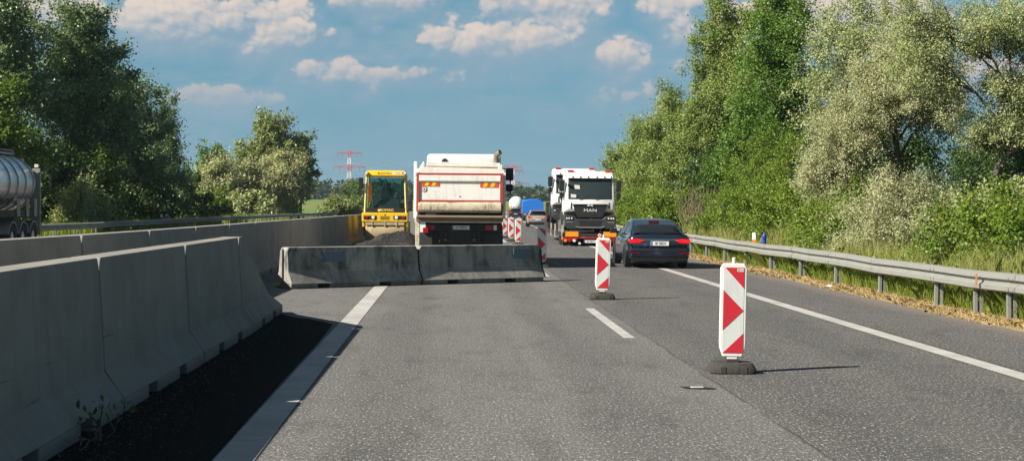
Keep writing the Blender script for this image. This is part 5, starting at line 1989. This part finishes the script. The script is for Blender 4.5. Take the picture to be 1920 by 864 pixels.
# dry bare shrub
bs = MB()
rr = random.Random(5)
for k in range(150):
    a = rr.uniform(0, 6.28)
    h = rr.uniform(1.2, 3.1)
    sp = rr.uniform(.2, 1.1)
    p0_ = Vector((rr.uniform(-.6, .6), rr.uniform(-.5, .5), 0))
    p2_ = p0_ + Vector((math.cos(a) * sp, math.sin(a) * sp, h))
    md_ = p0_.lerp(p2_, .5) + Vector((rr.uniform(-.2, .2), rr.uniform(-.2, .2), .15))
    bs.tube([p0_, md_, p2_], [.02, .013, .005], 4, caps=False)
tag(bs.build('dry_shrub', M_twig, loc=(13.3, 79, 0)), 'bare brown dry shrub in the green hedge behind the dark car', 'shrub', GS)


def shrub(label, x, y, H, r, n, L, wr, mat, seed, k=6, name='shrub', group=GS, ry=None, clump=.26, shell=.66, droop=.25, shape='dome', per=110):
    lob = rlobes(seed, H, r, .25, k, shape, ry)
    lob += [(-r * .55, -.1, H * .32, r * .55, (ry or r) * .6, H * .33), (r * .55, -.1, H * .3, r * .55, (ry or r) * .6, H * .32)]
    return tree(name, label, x, y, H, lob, n, L, wr, mat, seed, r0=.05, per=per, clump=clump, group=group, cat='shrub', droop=droop, shell=shell, twig=.3)


shrub('low pale oleaster bush in the hedge below the leaning trunk', 13.0, 42.5, 2.75, 1.75, N(60000), .066, .25, G_pale, 31, 7, name='oleaster_shrub', clump=.22)
vines = [(13.0, 33.0, 1.9, 1.5, 'vine shrub at the right picture edge behind the guardrail, nearest of the hedge'),
         (13.1, 36.2, 2.1, 1.6, 'vine-covered shrub second from the right picture edge, dotted with white blossom'),
         (14.6, 39.5, 2.5, 1.7, 'pale-topped shrub behind the vine hedge, right of the low oleaster bush'),
         (12.6, 46.2, 1.7, 1.6, 'low vine shrub at the left foot of the low pale oleaster bush'),
         (13.2, 50.5, 2.4, 1.7, 'vine shrub straight behind the two roadside posts on the right'),
         (13.0, 56.5, 2.5, 1.7, 'vine shrub just left of the orange-banded roadside post'),
         (13.2, 63.0, 2.7, 1.8, 'vine shrub in the hedge midway between the dark car and the roadside posts'),
         (13.4, 70.5, 2.8, 1.9, 'bright vine shrub in the hedge close right of the dark car'),
         (13.5, 87.0, 2.9, 2.0, 'vine shrub rising behind the right half of the dark car roof'),
         (13.8, 97.0, 3.0, 2.0, 'vine shrub rising behind the left half of the dark car roof'),
         (14.4, 110.0, 3.2, 2.3, 'vine shrub between the low loader cab and the dark car'),
         (15.2, 124.0, 3.2, 2.4, 'vine shrub peeping out right beside the low loader cab'),
         (15.4, 73.5, 5.4, 2.0, 'tall mound of green vines behind the bare dry shrub'),
         (15.3, 66.0, 5.2, 2.0, 'tall vine mound just left of the arching pale oleaster'),
         (16.4, 91.0, 5.6, 2.2, 'tall shaded vine mound behind the dark car'),
         (14.6, 59.5, 3.4, 1.7, 'vine mound at the foot of the arching pale oleaster'),
         (15.8, 45.5, 3.3, 1.6, 'dark vine shrub between the low oleaster bush and the leaning trunk')]
for i, (x, y, H, r, lab) in enumerate(vines):
    m = G_vine if i not in (2, 14, 16) else (G_pale2 if i == 2 else G_darkgreen)
    shrub(lab, x, y, H, r, N(18000 if H < 4 else 38000), .08 if y < 75 else .115, .42, m, 40 + i, 6 if H < 4 else 9, clump=.24 if y < 75 else .3)

# --- left side
GL = 'trees beyond the oncoming carriageway'
GLS = 'shrubs beyond the left guardrail'
tree('silver_poplar', 'huge dark silver poplar at the left picture edge reaching out of the picture', -28.2, 97, 18.0, rlobes(61, 17.6, 4.6, 1.0, 18), N(80000), .215, .34, G_dark, 61, group=GL, r0=.3, clump=.48, bark=M_bark)
tree('silver_poplar', 'tall dark silver poplar whose right side stands against the clouds', -24.2, 104, 16.6, rlobes(62, 16.0, 3.4, 1.0, 18), N(76000), .21, .34, G_dark, 62, group=GL, r0=.3, clump=.46)
tree('silver_poplar', 'shorter dark poplar in front, right half of the dark tree mass, with silvery leaf tips', -22.9, 112, 11.8, rlobes(63, 11.5, 3.0, .6, 13), N(52000), .20, .34, G_dark, 63, group=GL, r0=.2, clump=.44)
tree('spiky_tree', 'thin spiky dark tree sticking up at the right end of the dark left trees', -22.7, 126, 11.2, rlobes(64, 11.0, 1.5, 3.0, 10, 'cone'), N(16000), .19, .30, G_dark, 64, group=GL, r0=.15, clump=.40, shell=.8)
tree('maple_tree', 'yellow-green maple above the tank trailer at the left picture edge', -24.9, 84, 8.6, rlobes(65, 8.4, 3.2, .8, 9), N(38000), .18, .42, G_maple, 65, group=GL, clump=.42)
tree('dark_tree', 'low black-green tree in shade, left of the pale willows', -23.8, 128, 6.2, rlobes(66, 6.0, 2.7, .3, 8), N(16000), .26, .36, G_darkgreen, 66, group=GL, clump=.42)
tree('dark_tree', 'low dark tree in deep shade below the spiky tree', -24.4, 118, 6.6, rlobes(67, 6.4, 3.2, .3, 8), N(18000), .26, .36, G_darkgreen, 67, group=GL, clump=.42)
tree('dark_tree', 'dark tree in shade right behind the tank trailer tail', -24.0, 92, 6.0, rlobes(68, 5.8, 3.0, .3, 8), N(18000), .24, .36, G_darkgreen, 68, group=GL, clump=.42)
shrub('bright green lit shrub in front of the dark poplars', -21.4, 96, 5.0, 1.5, N(9000), .22, .40, G_maple, 71, 7, group=GLS, clump=.34)
shrub('grey-green lit shrub at the foot of the dark poplars, beside the tank trailer tail', -20.9, 89, 3.3, 1.5, N(9000), .18, .26, G_pale2, 72, 6, group=GLS, clump=.30)
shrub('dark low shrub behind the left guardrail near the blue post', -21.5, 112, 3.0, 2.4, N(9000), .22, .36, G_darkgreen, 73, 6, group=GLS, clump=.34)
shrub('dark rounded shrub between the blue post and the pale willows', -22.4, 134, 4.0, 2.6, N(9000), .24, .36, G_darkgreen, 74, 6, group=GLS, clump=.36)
# pale group further on
GM2 = 'pale trees beyond the left guardrail further on'
tree('olive_tree', 'tallest olive-green tree of the pale group in the middle left', -22.3, 200, 14.6, rlobes(81, 14.3, 4.0, 1.0, 15), N(26000), .42, .30, G_olive, 81, group=GM2, r0=.25, clump=.62)
tree('olive_tree', 'dark thin treetop leaning right out of the pale group', -18.9, 204, 11.6, rlobes(82, 11.4, 1.9, 3.0, 9), N(9000), .40, .30, G_dark, 82, group=GM2, r0=.18, clump=.55, shell=.8)
tree('willow_tree', 'pale drooping willow at the right of the pale group, down to the guardrail', -20.0, 192, 9.2, rlobes(83, 9.0, 2.8, .4, 11), N(20000), .42, .17, G_willow, 83, group=GM2, clump=.55, droop=.8)
tree('willow_tree', 'pale cream willow in the middle of the pale group', -23.8, 186, 7.6, rlobes(84, 7.4, 2.6, .4, 9), N(17000), .40, .17, G_willow, 84, group=GM2, clump=.55, droop=.7)
tree('willow_tree', 'pale cream willow at the left end of the pale group, next to the dark shade', -26.8, 184, 7.4, rlobes(85, 7.2, 2.6, .4, 9), N(17000), .40, .17, G_willow, 85, group=GM2, clump=.55, droop=.6)
tree('green_tree', 'green tree peeking out behind the left pale willow', -30.6, 205, 9.6, rlobes(86, 9.4, 3.2, 1.0, 9), N(12000), .42, .36, G_green, 86, group=GM2, clump=.6)
for i, (x, y, H, r, m, lab) in enumerate((
        (-20.6, 165, 2.6, 2.0, G_pale2, 'grey-green shrub at the foot of the pale willows by the far roadside post'),
        (-24.0, 160, 2.8, 2.2, G_maple, 'small bright green shrub at the foot of the left pale willow'),
        (-14.2, 214, 2.4, 2.6, G_olive, 'yellow-green shrub just right of the pale trees, before the green field'),
        (-12.8, 250, 2.6, 3.0, G_maple, 'low green shrub before the green field, nearer the road roller'),
        (-17.3, 300, 6.0, 2.6, G_maple, 'round green bush standing alone left of the yellow road roller'))):
    shrub(lab, x, y, H, r, N(7000), .36, .38, m, 90 + i, 6, group=GLS if i != 4 else None, clump=.5)

# --- far woods: one mass of foliage
rng = np.random.default_rng(99)
pts, out = [], []
for k in range(520):
    x = rng.uniform(-330, 330)
    y = rng.uniform(880, 960) + abs(x) * .1
    h = rng.uniform(7, 12.5) * (1.0 if x < 0 else .78)
    r = rng.uniform(4, 8)
    n = 110
    d = rng.normal(0, 1, (n, 3))
    d /= np.linalg.norm(d, axis=1, keepdims=True)
    p = np.array([x, y, 4.4 + h * .5]) + d * np.array([r, r, h * .55]) * rng.uniform(.75, 1.05, (n, 1))
    pts.append(p)
    out.append(d)
pts, out = np.concatenate(pts), np.concatenate(out)
k = pts[:, 2] > 4.2
G_far = leaf_mat('far_wood_leaves', (0.045, 0.075, 0.028), (0.075, 0.105, 0.035), (0.10, 0.13, 0.05), trans=.15)
fw = leaf_mesh('woods', pts[k], out[k], 2.6, .45, G_far, None, 5)
fw['kind'] = 'stuff'
fw['label'] = 'far band of woods along the horizon'


# ------------------------------------------------------------------ grass and straw
def blades(name, n, xr, yr, hr, w, mat, seed, lean=.35, lie=0.0, dens=None, label=''):
    rng = np.random.default_rng(seed)
    y = yr[0] + (yr[1] - yr[0]) * rng.uniform(0, 1, n) ** 1.6
    u = rng.uniform(xr[0], xr[1], n)
    x = u + 1.04e-4 * y * y
    if dens is not None:
        k = dens(u, y, rng)
        x, y, u = x[k], y[k], u[k]
        n = len(x)
    h = rng.uniform(hr[0], hr[1], n) * (1 + .35 * np.sin(x * 2.1 + y * .7) * np.sin(y * 1.3))
    a = rng.uniform(0, 6.283, n)
    ln = lean * rng.uniform(.2, 1, n) + lie
    sc = 1 + np.maximum(0, y - 25) / 45
    wv = w * sc * rng.uniform(.6, 1.3, n)
    base = np.stack([x, y, np.full(n, -.03)], 1)
    dirv = np.stack([np.cos(a), np.sin(a), np.zeros(n)], 1)
    b = rng.uniform(0, 6.283, n)
    side = np.stack([np.cos(b), np.sin(b), np.zeros(n)], 1)
    zv = np.array([[0, 0, 1.0]])
    md = base + zv * (h * .6)[:, None] * (1 - lie * .6) + dirv * (h * ln * .35)[:, None]
    tp_ = base + zv * (h * (1 - ln * .35))[:, None] * (1 - lie * .75) + dirv * (h * ln)[:, None]
    v = np.stack([base - side * wv[:, None], base + side * wv[:, None], md + side * wv[:, None] * .7, tp_, md - side * wv[:, None] * .7], 1)
    me = bpy.data.meshes.new(name)
    me.vertices.add(n * 5)
    me.vertices.foreach_set('co', v.astype(np.float32).ravel())
    me.loops.add(n * 5)
    me.loops.foreach_set('vertex_index', np.arange(n * 5, dtype=np.int32))
    me.polygons.add(n)
    me.polygons.foreach_set('loop_start', np.arange(0, n * 5, 5, dtype=np.int32))
    me.update(calc_edges=True)
    me.materials.append(mat)
    o = bpy.data.objects.new(name, me)
    COL.objects.link(o)
    o['kind'] = 'stuff'
    o['label'] = label
    return o


G_grass = leaf_mat('grass_blades', (0.17, 0.26, 0.030), (0.24, 0.30, 0.045), (0.36, 0.36, 0.09), trans=.4)
G_stalk = leaf_mat('seed_grass', (0.27, 0.30, 0.08), (0.33, 0.33, 0.11), (0.44, 0.40, 0.17), trans=.3)
G_straw = leaf_mat('straw_blades', (0.47, 0.345, 0.165), (0.55, 0.41, 0.205), (0.64, 0.51, 0.29), trans=.2, rough=.8)
blades('grass', N(90000), (9.3, 13.2), (17, 90), (.2, .72), .006, G_grass, 201, lean=.9, label='green grass behind the right guardrail')
blades('tall_grass', N(20000), (10.6, 13.0), (20, 70), (.6, 1.2), .005, G_stalk, 202, lean=.6, label='tall seeding grass between the right guardrail and the hedge')
rng = np.random.default_rng(321)
wy = 18 + 70 * rng.uniform(0, 1, 26000) ** 1.5
wx = rng.uniform(9.6, 12.6, 26000)
wk = np.sin(wx * 2.3 + wy * .9) + np.sin(wy * .53 + 1) + rng.normal(0, .6, 26000) > .5
wx, wy = wx[wk], wy[wk]
wp_ = np.stack([wx + 1.04e-4 * wy ** 2, wy, np.abs(rng.normal(0, .30, len(wx)))], 1)
wd_ = leaf_mesh('weeds', wp_, np.tile(np.array([[-.3, -.3, .6]]), (len(wx), 1)), .13, .3, G_vine, None, 322, droop=.1)
wd_['kind'] = 'stuff'
wd_['label'] = 'leafy weeds among the grass behind the right guardrail'
blades('straw', N(70000), (8.35, 9.75), (17, 75), (.03, .15), .004, G_straw, 203, lean=1.0, lie=.25,
       dens=lambda u, y, r: r.uniform(0, 1, len(u)) < np.clip((u - 8.42 + .16 * np.sin(y * .8) + .10 * np.sin(y * 2.7 + 1)) / .45, 0, 1), label='dry yellow straw under the right guardrail')
blades('grass', N(16000), (-23.5, -19.3), (60, 170), (.35, .9), .012, G_grass, 204, label='green grass strip under the left guardrail')
sheet('straw_verge', [8.5, 8.9, 9.7], list(range(-20, 200, 4)), -.012, paint('straw_ground', (0.34, 0.265, 0.155), 1.0, dirt=.5, dirt_col=(.12, .08, .045), scale=3, spec=.1))

# weeds and crumbs at the foot of the near barrier
rng = np.random.default_rng(17)
n = 2600
y = rng.uniform(8, 22.2, n)
x = -2.76 + np.abs(rng.normal(0, .34, n))
kk = x < -1.7
pt = np.stack([x, y, np.full(n, .006)], 1)[kk]
db = leaf_mesh('crumbs', pt, np.zeros_like(pt) + np.array([0, 0, .1]), .022, .4, paint('crumb_grey', (.09, .085, .08), .9, dirt=.7), None, 18, droop=0)
db['kind'] = 'stuff'
db['label'] = 'loose dark crumbs along the foot of the near barriers'
wd = [(0, 0, .12, .25, .3, .13), (.03, .5, .09, .18, .2, .1), (-.02, -.4, .08, .15, .2, .09)]
tree('weed', 'small dark weed growing at the foot of the nearest tall barrier', -2.58, 11.6, .2, wd, 260, .06, .22, G_darkgreen, 77, r0=.012, per=20, clump=.06, cat='weed', twig=1.0)

# ------------------------------------------------------------------ haze: one box of even air round everything
hz = MB().box(-1500, 1500, -100, 4300, -3.0, 110)
hm = bpy.data.materials.new('air')
hm.use_nodes = True
hn = hm.node_tree
hn.nodes.remove(hn.nodes['Principled BSDF'])
pv = hn.nodes.new('ShaderNodeVolumePrincipled')
pv.inputs['Color'].default_value = (0.62, 0.78, 0.92, 1)
pv.inputs['Density'].default_value = HAZE
pv.inputs['Anisotropy'].default_value = 0.2
hn.links.new(pv.outputs[0], hn.nodes['Material Output'].inputs['Volume'])
ho = hz.build('haze', hm)
ho['kind'] = 'stuff'
ho['label'] = 'thin blue summer haze'
